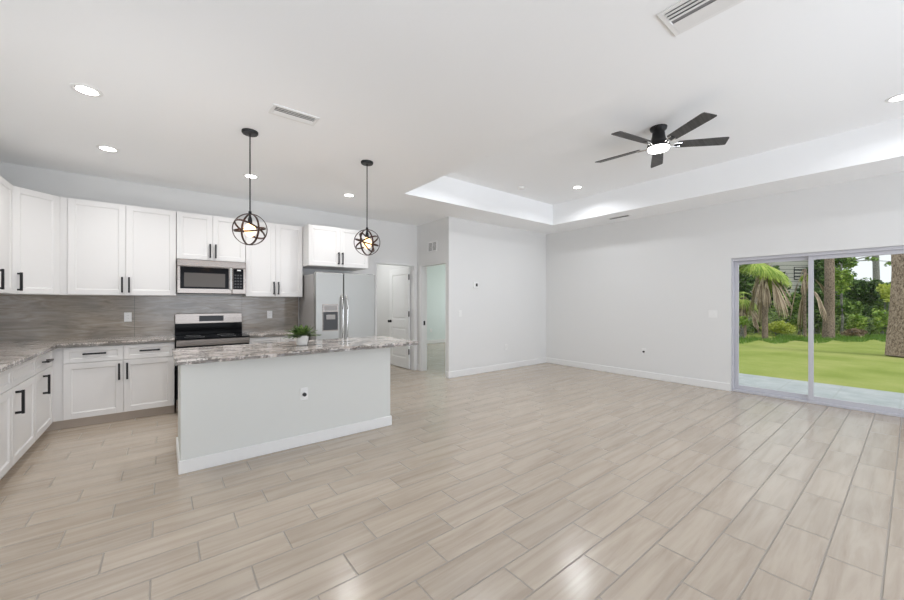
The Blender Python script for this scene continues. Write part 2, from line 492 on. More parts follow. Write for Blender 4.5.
BH, BT = 0.115, 0.014
def baseboard(name, segs, label, mm=M_TRIM):
    m = MB()
    for (x0, y0, x1, y1) in segs:
        m.box(x0, x1, y0, y1, 0.0, BH, 0.004)
    return struct(name, m, mm, label, 'baseboard')
baseboard('baseboard_front', [(XW - BT, YM - BT, XR, YM)], 'white baseboard along the blank wall')
baseboard('baseboard_right', [(XR - BT, SY1, XR, YM - BT)], 'white baseboard along the long right wall')
baseboard('baseboard_hall', [(XW - BT, YM, XW, BY0 - 0.005), (XW - BT, BY1 + 0.06, XW, YB)], 'white baseboard pieces beside the bedroom doorway')
baseboard('baseboard_bedroom', [(XW + T + 0.02, 9.9 - BT, 8.9, 9.9)], 'white baseboard on the aqua bedroom wall')
baseboard('baseboard_utility', [(XW - BT, YB + T, XW, 8.5), (2.4, 8.5 - BT, XW - BT, 8.5)], 'white baseboard in the utility room')
# door casings
m = MB()
m.box(DX1, DX1 + 0.045, YB - 0.010, YB, 0, DZ + 0.004, 0.003); m.box(DX0 - 0.02, DX0, YB - 0.008, YB, 0, DZ + 0.004, 0.002)
m.box(DX0 - 0.02, DX1 + 0.045, YB - 0.008, YB, DZ + 0.004, DZ + 0.024, 0.002)
m.box(DX1 - 0.012, DX1 + 0.001, YB, YB + T, 0, DZ, 0.002); m.box(DX0 - 0.001, DX0 + 0.012, YB, YB + T, 0, DZ, 0.002); m.box(DX0, DX1, YB, YB + T, DZ - 0.012, DZ + 0.001, 0.002)
struct('trim_1', m, M_TRIM, 'white casing around the utility room doorway', 'trim')
m = MB()
m.box(XW - 0.014, XW, BY1, BY1 + 0.06, 0, BZ, 0.003)
m.box(XW - 0.001, XW + T + 0.001, BY1 - 0.012, BY1 + 0.001, 0, BZ, 0.002); m.box(XW - 0.001, XW + T + 0.001, BY0 - 0.001, BY0 + 0.012, 0, BZ, 0.002); m.box(XW, XW + T, BY0, BY1, BZ - 0.012, BZ + 0.001, 0.002)
tr2 = struct('trim_2', m, M_TRIM, 'white casing and jambs of the bedroom doorway', 'trim')
m = MB(); m.box(XW + 0.045, XW + 0.085, BY1 - 0.016, BY1 - 0.011, 0.90, 0.985, 0.002); m.build('strike_plate', M_BLACK, tr2, label='black strike plate')
# backsplash (fixed tile)
m = MB(); m.box(XL, 1.716, YB - 0.009, YB, 0.915, 1.44); m.box(XL, XL + 0.009, 3.63, YB - 0.009, 0.915, 1.44)
struct('backsplash', m, M_SPLASH, 'glossy greige streaked tile backsplash', 'backsplash')

# ------------------------------------------------------------------ sliding glass door
sd = bpy.data.objects.new('door_1', None); COL.objects.link(sd); sd.location = (XR + 0.05, SY0, 0)
tag(sd, 'two-panel sliding glass door to the patio in pale aluminium', 'sliding door', kind='structure')
Wd = SY1 - SY0
m = MB()
m.box(-0.02, 0.08, 0.0, 0.022, 0, SZ, 0.003); m.box(-0.02, 0.08, Wd - 0.022, Wd, 0, SZ, 0.003)
m.box(-0.02, 0.08, 0.022, Wd - 0.022, SZ - 0.045, SZ, 0.003); m.box(-0.02, 0.09, 0.022, Wd - 0.022, 0, 0.03, 0.003)
m.build('door_frame', M_ALU, sd)
def slider_panel(y0, y1, x0):
    m = MB(); b = 0.05
    m.box(x0, x0 + 0.03, y0, y0 + b, 0.03, SZ - 0.045, 0.003); m.box(x0, x0 + 0.03, y1 - b, y1, 0.03, SZ - 0.045, 0.003)
    m.box(x0, x0 + 0.03, y0 + b, y1 - b, 0.03, 0.095, 0.003); m.box(x0, x0 + 0.03, y0 + b, y1 - b, SZ - 0.045 - b, SZ - 0.045, 0.003)
    p = m.build('door_panel', M_ALU, sd)
    g_ = MB(); g_.box(x0 + 0.012, x0 + 0.016, y0 + b - 0.005, y1 - b + 0.005, 0.09, SZ - 0.09)
    g_.build('glass', M_GLASS, p)
    return p
slider_panel(0.022, 0.992, 0.005)
slider_panel(0.945, Wd - 0.022, 0.042)
m = MB(); m.box(-0.012, 0.005, 0.035, 0.055, 0.92, 1.12, 0.004)
m.build('door_pull', M_ALU, sd)

# ------------------------------------------------------------------ utility room door, standing open
dr = bpy.data.objects.new('door_2', None); COL.objects.link(dr); dr.location = (DX1 - 0.022, YB + T - 0.01, 0)
dr.rotation_euler = (0, 0, R(90))     # local x runs away from the hinge (+Y), local y faces -X
tag(dr, 'white two-panel door standing open into the utility room', 'door', kind='structure')
LW, LT = 0.80, 0.035
def door_leaf():
    m = MB(); z0, z1 = 0.012, 2.06; s_ = 0.115
    m.box(0, s_, 0, LT, z0, z1, 0.002); m.box(LW - s_, LW, 0, LT, z0, z1, 0.002)
    for a, b in ((z0, 0.22), (0.83, 1.0), (z1 - 0.13, z1)):
        m.box(s_, LW - s_, 0, LT, a, b, 0.002)
    for a, b in ((0.22, 0.83), (1.0, z1 - 0.13)):
        m.box(s_, LW - s_, 0.010, LT - 0.010, a, b)
        m.box(s_ + 0.035, LW - s_ - 0.035, 0.003, LT - 0.003, a + 0.035, b - 0.035, 0.008)
    return m
door_leaf().build('door_leaf', M_TRIM, dr)
for z in (0.36, 1.12, 1.86):
    m = MB(); m.lathe([(0.011, z - 0.055), (0.011, z + 0.055)], -0.014, LT + 0.008, 12); m.box(-0.02, 0.004, LT - 0.004, LT + 0.003, z - 0.05, z + 0.05)
    m.build('hinge', M_BLACK, dr, label='black hinge')
m = MB(); m.tube([(LW - 0.065, LT, 0.95), (LW - 0.065, LT + 0.012, 0.95)], 0.03, 16); m.tube([(LW - 0.065, LT + 0.01, 0.95), (LW - 0.065, LT + 0.035, 0.95), (LW - 0.065, LT + 0.042, 0.95), (LW - 0.065, LT + 0.062, 0.95), (LW - 0.065, LT + 0.07, 0.95)], [0.012, 0.013, 0.026, 0.028, 0.018], 16)
m.build('door_knob', M_BLACK, dr, smooth=True, label='black door knob')

# ------------------------------------------------------------------ cabinets
def pull(mb, axis, x, y, z, length, out=0.04):
    """square bar pull on a face at y (facing -y)"""
    h = length / 2; r_ = 0.0085
    if axis == 'v':
        mb.box(x - r_, x + r_, y - out - r_, y - out + r_, z - h, z + h, 0.0015)
        for s_ in (-1, 1):
            zz = z + s_ * (h - 0.012)
            mb.box(x - r_ * .8, x + r_ * .8, y - out, y + 0.001, zz - r_, zz + r_)
    else:
        mb.box(x - h, x + h, y - out - r_, y - out + r_, z - r_, z + r_, 0.0015)
        for s_ in (-1, 1):
            xx_ = x + s_ * (h - 0.012)
            mb.box(xx_ - r_, xx_ + r_, y - out, y + 0.001, z - r_ * .8, z + r_ * .8)
def shaker(x0, x1, z0, z1, fr=0.06):
    m = MB(); y0, y1 = -0.021, -0.001
    m.box(x0, x0 + fr, y0, y1, z0, z1, 0.0016); m.box(x1 - fr, x1, y0, y1, z0, z1, 0.0016)
    m.box(x0 + fr, x1 - fr, y0, y1, z1 - fr, z1, 0.0016); m.box(x0 + fr, x1 - fr, y0, y1, z0, z0 + fr, 0.0016)
    m.box(x0 + fr - 0.002, x1 - fr + 0.002, y0 + 0.009, y1, z0 + fr - 0.002, z1 - fr + 0.002)
    # sloped inner lip
    i = 0.010
    a = [(x0 + fr, z0 + fr), (x1 - fr, z0 + fr), (x1 - fr, z1 - fr), (x0 + fr, z1 - fr)]
    b = [(x0 + fr + i, z0 + fr + i), (x1 - fr - i, z0 + fr + i), (x1 - fr - i, z1 - fr - i), (x0 + fr + i, z1 - fr - i)]
    for k in range(4):
        k2 = (k + 1) % 4
        m.quad((a[k][0], y0 + 0.003, a[k][1]), (a[k2][0], y0 + 0.003, a[k2][1]), (b[k2][0], y0 + 0.0088, b[k2][1]), (b[k][0], y0 + 0.0088, b[k][1]))
    return m
HL = 0.185
def cabinet(name, label, cat, loc, rz, w_, d_, z0, z1, doors=(), drawers=(), toe=False, toe_span=None, group=None, foot=None):
    c = thing(name, label, cat, loc, rz, group)
    m = MB()
    if foot: m.prism(foot, z0, z1)
    else: m.box(0, w_, 0, d_, z0, z1)
    m.build('carcass', M_CAB, c)
    if toe:
        a, b = toe_span or (0, w_)
        m = MB(); m.box(a, b, 0.05, d_, 0, z0); m.build('toe_kick', M_TOE, c, label='greige toe kick')
    for (x0, x1, a, b, hs) in doors:
        d = shaker(x0 + 0.0015, x1 - 0.0015, a, b).build('door', M_CAB, c)
        if hs:
            m = MB(); pull(m, hs[0], hs[1], -0.021, hs[2], HL); m.build('handle', M_BLACK, d, label='black bar handle')
    for (x0, x1, a, b, hs) in drawers:
        d = shaker(x0 + 0.0015, x1 - 0.0015, a, b, 0.045).build('drawer', M_CAB, c)
        if hs:
            m = MB(); pull(m, hs[0], hs[1], -0.021, hs[2], HL); m.build('handle', M_BLACK, d, label='black bar handle')
    return c
BZ0, BZ1 = 0.10, 0.875
YC = 5.595           # carcass front of the back run
XF = -0.915          # carcass front of the left run
UB, UT = 1.435, 2.52
YU = 5.87
GB, GU = 'white shaker base cabinets', 'white shaker wall cabinets'
dz, dt, rz0, rz1 = 0.105, 0.697, 0.703, 0.868
# back run, left of range
cabinet('base_cabinet', 'white base cabinet with two drawers and two doors left of the range', 'cabinet', (-0.914, YC, 0), 0, 1.029, 0.575, BZ0, BZ1,
        doors=[(0.090, 0.565, dz, dt, ('v', 0.532, 0.575)), (0.565, 1.028, dz, dt, ('v', 0.600, 0.575))],
        drawers=[(0.090, 0.565, rz0, rz1, ('h', 0.334, 0.795)), (0.565, 1.028, rz0, rz1, ('h', 0.799, 0.795))], toe=True, toe_span=(-0.052, 1.029), group=GB)
# back run, right of range
cabinet('base_cabinet', 'white base cabinet right of the range, behind the island', 'cabinet', (0.915, YC, 0), 0, 0.785, 0.575, BZ0, BZ1,
        doors=[(0, 0.395, dz, dt, ('v', 0.36, 0.575)), (0.395, 0.785, dz, dt, ('v', 0.435, 0.575))],
        drawers=[(0, 0.395, rz0, rz1, ('h', 0.2, 0.79)), (0.395, 0.785, rz0, rz1, ('h', 0.6, 0.79))], toe=True, group=GB)
# left run (local x runs along +Y)
cabinet('base_cabinet', 'white corner base cabinet of the left run with drawer above its door', 'cabinet', (XF, 4.90, 0), R(90), 0.695, 0.575, BZ0, BZ1,
        doors=[(0.0, 0.64, dz, dt, ('v', 0.26, 0.565))], drawers=[(0.0, 0.64, rz0, rz1, ('h', 0.31, 0.785))], toe=True, toe_span=(0, 0.745), group=GB)
cabinet('base_cabinet', 'white left-run base cabinet beside the corner one, plain false drawer fronts', 'cabinet', (XF, 4.25, 0), R(90), 0.645, 0.575, BZ0, BZ1,
        doors=[(0.0, 0.64, dz, dt, ('v', 0.075, 0.575))], drawers=[(0.0, 0.64, rz0, rz1, None)], toe=True, group=GB)
cabinet('base_cabinet', 'white left-run base cabinet cut by the left picture edge', 'cabinet', (XF, 3.65, 0), R(90), 0.595, 0.575, BZ0, BZ1,
        doors=[(0.0, 0.593, dz, dt, ('v', 0.05, 0.575))], drawers=[(0.0, 0.593, rz0, rz1, None)], toe=True, group=GB)
# wall cabinets
cabinet('wall_cabinet', 'tall white double-door wall cabinet left of the microwave', 'cabinet', (-0.897, YU, 0), 0, 1.034, YB - YU - 0.002, UB, UT,
        doors=[(0.067, 0.553, UB + .004, UT - .004, ('v', 0.522, 1.56)), (0.553, 1.032, UB + .004, UT - .004, ('v', 0.584, 1.56))], group=GU)
cabinet('wall_cabinet', 'short white double-door wall cabinet above the microwave', 'cabinet', (0.141, YU, 0), 0, 0.776, YB - YU - 0.002, 1.91, UT,
        doors=[(0, 0.388, 1.914, UT - .004, ('v', 0.357, 2.035)), (0.388, 0.776, 1.914, UT - .004, ('v', 0.42, 2.035))], group=GU)
cabinet('wall_cabinet', 'tall white double-door wall cabinet between microwave and refrigerator', 'cabinet', (0.921, YU, 0), 0, 0.772, YB - YU - 0.002, UB, UT,
        doors=[(0, 0.389, UB + .004, UT - .004, ('v', 0.360, 1.56)), (0.389, 0.772, UB + .004, UT - .004, ('v', 0.422, 1.56))], group=GU)
cabinet('wall_cabinet', 'deep white double-door cabinet above the refrigerator', 'cabinet', (1.70, YC, 0), 0, 0.955, YB - YC - 0.002, 1.905, UT,
        doors=[(0, 0.478, 1.909, UT - .004, ('v', 0.447, 2.035)), (0.478, 0.955, 1.909, UT - .004, ('v', 0.509, 2.035))], group=GU)
q = math.sqrt(0.5)
LD = 0.29 / q
cabinet('wall_cabinet', 'white diagonal corner wall cabinet with a single door', 'cabinet', (-1.19, 5.58, 0), R(45), LD, 0.3, UB, UT,
        doors=[(0.004, LD - 0.004, UB + .004, UT - .004, ('v', 0.048, 1.56))], group=GU,
        foot=[(0, 0), (LD, 0), (LD + 0.31 * q, 0.31 * q), (LD / 2, 0.84 - LD / 2 + 0.02), (-0.31 * q, 0.31 * q)])
cabinet('wall_cabinet', 'white wall cabinet left of the diagonal corner cabinet, cut by the picture edge', 'cabinet', (-1.19, 5.05, 0), R(90), 0.525, 0.308, UB, UT,
        doors=[(0, 0.52, UB + .004, UT - .004, ('v', 0.05, 1.56))], group=GU)

# countertops
m = MB()
m.prism([(XL + 0.001, 3.63), (-0.86, 3.63), (-0.86, 5.545), (0.118, 5.545), (0.118, YB - 0.01), (XL + 0.001, YB - 0.01)], 0.8755, 0.915, 0.003)
tag(m.build('countertop', M_GRANITE), 'L-shaped granite countertop along the left and back walls', 'countertop')
m = MB(); m.box(0.913, 1.708, 5.545, YB - 0.01, 0.8755, 0.915, 0.003)
tag(m.build('countertop', M_GRANITE), 'short granite countertop right of the range', 'countertop')

# island
IX0, IX1, IY0, IY1 = 0.112, 1.968, 3.585, 4.24
isl = thing('kitchen_island', 'long kitchen island with plain painted panel and white baseboard', 'island', (1.05, 3.9, 0))
def rel(o): return o.location
def off(mb, root):
    bmesh.ops.translate(mb.bm, verts=mb.bm.verts, vec=-Vector(root.location)); return mb
m = MB(); m.box(IX0, IX1, IY0, IY1, 0, 0.875)
off(m, isl).build('body', M_ISLAND, isl)
m = MB()
m.box(IX0 - BT, IX1 + BT, IY0 - BT, IY0, 0, 0.105, 0.004); m.box(IX0 - BT, IX0, IY0, IY1, 0, 0.105, 0.004); m.box(IX1, IX1 + BT, IY0, IY1, 0, 0.105, 0.004)
off(m, isl).build('base_trim', M_TRIM, isl, label='white baseboard')
for k in range(4):
    wk = (IX1 - IX0) / 4
    m = MB(); m.box(IX0 + k * wk + 0.002, IX0 + (k + 1) * wk - 0.002, IY1 + 0.001, IY1 + 0.02, 0.1, 0.87, 0.002)
    off(m, isl).build('door', M_CAB, isl)
# slab with a chiselled edge
m = MB(); m.box(0.07, 2.245, 3.44, 4.32, 0.8755, 0.916)
bmesh.ops.subdivide_edges(m.bm, edges=[e for e in m.bm.edges if abs((e.verts[0].co - e.verts[1].co).z) < 1e-5], cuts=60, use_grid_fill=True)
bmesh.ops.subdivide_edges(m.bm, edges=[e for e in m.bm.edges if abs((e.verts[0].co - e.verts[1].co).z) > 1e-3], cuts=3)
for v in m.bm.verts:
    if 0.876 < v.co.z < 0.9155 or (v.co.z < 0.876 and (v.co.x < 0.0701 or v.co.x > 2.2449 or v.co.y < 3.4401 or v.co.y > 4.3199)):
        k = noise.noise(v.co * 22) * 0.006 + noise.noise(v.co * 60) * 0.003 + 0.003
        if v.co.y < 3.4401: v.co.y += k
        if v.co.y > 4.3199: v.co.y -= k
        if v.co.x < 0.0701: v.co.x += k
        if v.co.x > 2.2449: v.co.x -= k
tag(m.build('countertop', M_GRANITE), 'granite slab with rough edge on top of the island', 'countertop')

# ------------------------------------------------------------------ range
rg = thing('range', 'stainless freestanding range with black glass cooktop', 'stove', (0.128, 5.49, 0))
RW, RD = 0.782, 0.68
m = MB(); m.box(0.004, RW - 0.004, 0.03, RD, 0.03, 0.895, 0.003); m.build('body', M_DARK, rg)
m = MB(); m.box(0, RW, -0.005, RD - 0.06, 0.895, 0.912, 0.004, 2); m.build('cooktop', M_BLACKGLASS, rg)
for (x, y, r_) in ((0.19, 0.16, 0.105), (0.56, 0.16, 0.085), (0.19, 0.43, 0.08), (0.56, 0.43, 0.10)):
    m = MB(); m.band((x, y, 0.9125), r_, 0.0008, 0.004, (0, 0, 1), 40); m.build('burner_ring', M_VENTDARK, rg)
m = MB(); m.box(0, RW, RD - 0.085, RD - 0.01, 0.912, 1.062, 0.004); m.build('back_guard', M_BLACKGLASS, rg, label='black lower back guard')
m = MB(); m.box(0, RW, RD - 0.095, RD - 0.005, 1.062, 1.20, 0.006, 2); cp = m.build('control_panel', M_STEEL, rg, label='stainless control panel')
m = MB(); m.box(0.265, 0.55, RD - 0.099, RD - 0.094, 1.092, 1.168, 0.002); m.build('display', M_DISPLAY, cp, label='black glass display')
for x in (0.07, 0.14, 0.62, 0.69):
    m = MB(); m.tube([(x, RD - 0.095, 1.125), (x, RD - 0.102, 1.125)], 0.012, 14); m.build('button', M_STEEL, cp)
m = MB(); m.box(0, RW, 0.0, 0.03, 0.815, 0.893, 0.004); m.build('front_rail', M_STEEL, rg)
m = MB(); m.box(0.002, RW - 0.002, -0.005, 0.03, 0.185, 0.81, 0.004); od = m.build('oven_door', M_BLACKGLASS, rg, label='black glass oven door')
m = MB(); m.tube([(0.06, -0.05, 0.765), (RW - 0.06, -0.05, 0.765)], 0.012, 12)
for x in (0.08, RW - 0.08): m.tube([(x, -0.05, 0.765), (x, -0.004, 0.765)], 0.009, 10)
m.build('handle', M_STEEL, od, smooth=True, label='stainless oven handle')
m = MB(); m.box(0.002, RW - 0.002, 0.0, 0.03, 0.04, 0.178, 0.004); m.build('drawer', M_STEEL, rg)
for x in (0.05, RW - 0.05):
    for y in (0.08, RD - 0.08):
        m = MB(); m.lathe([(0.016, 0.0), (0.016, 0.03)], x, y, 10); m.build('foot', M_DARK, rg)

# ------------------------------------------------------------------ microwave
mw = thing('microwave', 'stainless over-the-range microwave under the short cabinet', 'microwave', (0.143, 5.785, 1.468))
MW, MH, MD = 0.770, 0.437, 0.385
m = MB(); m.box(0, MW, 0.02, MD, 0.012, MH, 0.003); m.build('body', M_STEEL, mw)
m = MB(); m.box(0.004, MW - 0.004, 0.03, MD - 0.02, 0, 0.012); m.build('vent_base', M_DARK, mw, label='black underside')
m = MB(); m.box(0, MW, -0.004, 0.022, MH - 0.085, MH, 0.004); m.build('top_strip', M_STEEL, mw)
m = MB(); m.box(0, 0.60, -0.008, 0.02, 0.0, MH - 0.087, 0.005); d = m.build('door', M_STEEL, mw)
m = MB(); m.box(0.032, 0.565, -0.011, -0.007, 0.062, MH - 0.094, 0.002); dg = m.build('door_glass', M_BLACKGLASS, d, label='black glass')
m = MB(); m.box(0.072, 0.52, -0.0125, -0.0105, 0.085, 0.265); m.build('window', M_GREYDARK, d, label='grey mesh window')
m = MB(); m.box(0.5735, 0.598, -0.036, -0.022, 0.05, 0.345, 0.006, 2)
for z in (0.07, 0.325): m.box(0.578, 0.593, -0.03, -0.007, z - 0.01, z + 0.01)
m.build('handle', M_HANDLE, d, label='vertical steel handle')
m = MB(); m.box(0.604, MW, -0.006, 0.02, 0.0, MH - 0.087, 0.004); kp = m.build('control_panel', M_STEEL, mw)
m = MB(); m.box(0.613, 0.738, -0.009, -0.005, 0.062, MH - 0.094, 0.002); m.build('keypad', M_BLACKGLASS, kp, label='black keypad')
m = MB(); m.box(0.662, 0.705, -0.0105, -0.0085, MH - 0.122, MH - 0.106); m.build('display', M_PLASTIC, kp, label='pale display')
for r_ in range(5):
    for c_ in range(3):
        m = MB(); m.box(0.632 + c_ * 0.032, 0.652 + c_ * 0.032, -0.0103, -0.0086, 0.085 + r_ * 0.04, 0.103 + r_ * 0.04); m.build('key', M_DARK, kp)

# ------------------------------------------------------------------ refrigerator
fr_ = thing('refrigerator', 'stainless side-by-side refrigerator with water dispenser', 'refrigerator', (1.722, 5.335, 0))
FW, FH = 0.94, 1.79
m = MB(); m.box(0.0, FW, 0.075, 0.80, 0.03, FH - 0.02, 0.006); m.build('body', M_GREYSIDE, fr_, label='grey enamel side')
m = MB(); m.box(0.01, FW - 0.01, 0.06, 0.10, 0.03, 0.10); m.build('kick_grille', M_DARK, fr_)
for (a, b) in ((0.0, 0.416), (0.424, FW)):
    m = MB(); m.box(a + 0.001, b - 0.001, 0.0, 0.068, 0.105, FH, 0.010, 3); d = m.build('door', M_FRIDGE, fr_)
    if a == 0.0:
        ld = d
        m = MB(); m.box(0.098, 0.335, -0.006, 0.004, 0.93, 1.325, 0.004); dp = m.build('dispenser', M_STEEL, d, label='water and ice dispenser')
        m = MB(); m.box(0.108, 0.325, -0.009, -0.004, 0.945, 1.215, 0.003); m.build('dispenser_cavity', M_DARK, d, label='dark dispenser recess')
        m = MB(); m.box(0.115, 0.318, -0.009, -0.005, 1.228, 1.312, 0.002); m.build('dispenser_display', M_GREYSIDE, d, label='grey dispenser display')
        m = MB(); m.box(0.15, 0.285, -0.017, -0.008, 1.10, 1.17, 0.004); m.build('paddle', M_GREYSIDE, d)
    hxp = 0.385 if a == 0.0 else 0.458
    m = MB()
    pts = [(hxp, -0.008, 0.55), (hxp, -0.045, 0.60), (hxp, -0.058, 0.75), (hxp, -0.060, 1.0), (hxp, -0.058, 1.25), (hxp, -0.045, 1.40), (hxp, -0.008, 1.45)]
    m.tube(pts, 0.013, 12)
    m.build('handle', M_CHROME, d, smooth=True, label='curved steel handle')
for x in (0.06, FW - 0.06):
    m = MB(); m.box(x - 0.035, x + 0.035, 0.03, 0.14, FH - 0.02, FH + 0.012, 0.004); m.build('hinge_cover', M_GREYSIDE, fr_)
for x in (0.06, FW - 0.06):
    for y in (0.12, 0.70):
        m = MB(); m.box(x - 0.02, x + 0.02, y, y + 0.05, 0, 0.03); m.build('foot', M_DARK, fr_)

# ------------------------------------------------------------------ potted plant on the island
random.seed(4)
pp = thing('potted_plant', 'small leafy green plant in a white pot on the island', 'plant', (1.115, 3.88, 0.916))
m = MB(); m.lathe([(0.045, 0.0), (0.052, 0.004), (0.060, 0.05), (0.064, 0.092), (0.066, 0.098), (0.060, 0.098), (0.057, 0.08)], 0, 0, 28, True, False)
m.build('pot', M_POT, pp, smooth=True)
m = MB(); m.lathe([(0.0575, 0.078), (0.03, 0.084)], 0, 0, 20); m.build('soil', M_SOIL, pp)
m = MB()
for k in range(150):
    a = random.uniform(0, 2 * PI); el = random.uniform(0.15, 1.45); L = random.uniform(0.08, 0.165) * (0.75 + 0.35 * math.cos(el))
    wv = random.uniform(0.014, 0.023)
    d0 = Vector((math.cos(a) * math.cos(el), math.sin(a) * math.cos(el), math.sin(el)))
    side = Vector((-math.sin(a), math.cos(a), 0)); up = d0.cross(side) * -1
    b0 = Vector((math.cos(a) * 0.02, math.sin(a) * 0.02, 0.085))
    prev = None
    for i in range(6):
        u = i / 5
        c_ = b0 + d0 * L * u + Vector((0, 0, -0.035 * u * u * math.cos(el)))
        ww = wv * math.sin(PI * min(0.98, 0.12 + 0.86 * u)) + 0.001
        l = m.bm.verts.new(c_ + side * ww + Vector((0, 0, 0.004))); mm_ = m.bm.verts.new(c_); r_ = m.bm.verts.new(c_ - side * ww + Vector((0, 0, 0.004)))
        if prev:
            m.bm.faces.new((prev[0], prev[1], mm_, l)); m.bm.faces.new((prev[1], prev[2], r_, mm_))
        prev = (l, mm_, r_)
m.build('foliage', M_LEAF, pp)

# ------------------------------------------------------------------ wall plates
def plate(name, label, cat, loc, rz, gang=1, kind='outlet', group=None):
    p = thing(name, label, cat, loc, rz, group)
    w2 = 0.036 + 0.023 * (gang - 1)
    m = MB(); m.box(-w2, w2, -0.006, 0.0, -0.058, 0.058, 0.002); m.build('plate', M_PLASTIC, p)
    for k in range(gang):
        cx = (k - (gang - 1) / 2) * 0.046
        if kind == 'outlet':
            m = MB(); m.box(cx - 0.017, cx + 0.017, -0.0085, -0.005, -0.033, 0.033, 0.003); s_ = m.build('socket', M_PLASTIC, p)
            for zc in (-0.019, 0.015):
                for xo in (-0.007, 0.007):
                    m = MB(); m.box(cx + xo - 0.001, cx + xo + 0.001, -0.0092, -0.008, zc, zc + 0.009); m.build('slot', M_DARK, s_)
        elif kind == 'switch':
            m = MB(); m.box(cx - 0.016, cx + 0.016, -0.0095, -0.005, -0.033, 0.033, 0.003); m.build('rocker', M_PLASTIC, p)
        elif kind == 'jack':
            m = MB(); m.tube([(cx, -0.005, -0.004), (cx, -0.028, -0.004)], 0.017, 16); m.build('jack', M_DARK, p, label='black jack')
    return p
plate('wall_outlet', 'white outlet plate on the backsplash left of the range', 'outlet', (-0.343, YB - 0.009, 1.166), 0, 1)
plate('wall_outlet', 'white outlet plate on the backsplash right of the range', 'outlet', (1.296, YB - 0.009, 1.165), 0, 1)
plate('light_switch', 'white switch plate on the blank wall below the thermostat', 'switch', (4.26, YM, 1.15), 0, 1, 'switch')
plate('wall_outlet', 'white low outlet on the blank wall above its baseboard', 'outlet', (5.472, YM, 0.446), 0, 1)
plate('light_switch', 'white double switch plate beside the sliding glass door', 'switch', (XR, 1.965, 1.169), R(-90), 2, 'switch')
plate('cable_jack', 'white plate with black jack low on the long wall', 'jack', (XR, 3.015, 0.472), R(-90), 1, 'jack')
plate('cable_jack', 'white plate with black plug on the island panel', 'jack', (1.05, IY0 - 0.001, 0.487), 0, 1, 'jack')
plate('wall_outlet', 'white outlet low on the aqua bedroom wall', 'outlet', (6.95, 9.9, 0.43), 0, 1)
th = thing('thermostat', 'square white thermostat with dark screen on the blank wall', 'thermostat', (4.64, YM, 1.68))
m = MB(); m.box(-0.065, 0.065, -0.022, 0, -0.055, 0.055, 0.006, 2); m.build('housing', M_PLASTIC, th)
m = MB(); m.box(-0.012, 0.034, -0.0245, -0.021, -0.026, 0.03, 0.003); m.build('screen', M_DARK, th, label='dark screen')

# ------------------------------------------------------------------ ceiling fixtures
def downlight(x, y, z, label, energy=6.6):
    d = thing('recessed_light', label, 'light', (x, y, z), 0, 'recessed ceiling lights')
    m = MB(); m.lathe([(0.085, 0.0), (0.085, -0.004), (0.080, -0.007), (0.067, -0.006), (0.065, -0.003)], 0, 0, 32, True, False); m.build('trim_ring', M_PLASTIC, d, smooth=True)
    m = MB(); m.lathe([(0.060, -0.006), (0.05, -0.008), (0.001, -0.0085)], 0, 0, 28); m.build('lens', M_LENS, d, smooth=True, label='glowing white lens')
    L = bpy.data.lights.new('recessed_lamp', 'AREA'); L.shape = 'DISK'; L.size = 0.13; L.spread = R(155); L.energy = energy; L.color = (0.985, 0.98, 0.975) if z < 3 else (0.95, 0.98, 1.03)
    o = bpy.data.objects.new('recessed_lamp', L); COL.objects.link(o); o.parent = d; o.location = (0, 0, -0.02)
    return d
downlight(-0.426, 3.697, ZC, 'round recessed light over the left counter, nearer the camera')
downlight(-0.425, 4.972, ZC, 'round recessed light in front of the tall cabinet left of the microwave')
downlight(0.84, 4.98, ZC, 'round recessed light behind the rod of the left pendant')
downlight(2.082, 4.995, ZC, 'round recessed light in front of the refrigerator', 5)
downlight(5.44, 3.5, ZT, 'round recessed light in the far corner of the ceiling tray', 8)
downlight(5.44, 0.09, ZT, 'round recessed light at the right picture edge inside the tray', 3.5)
downlight(3.28, 3.5, ZT, 'round recessed light hidden inside the tray above its left edge', 10)
downlight(3.28, 0.0, ZT, 'round recessed light hidden in the tray near the camera', 3)

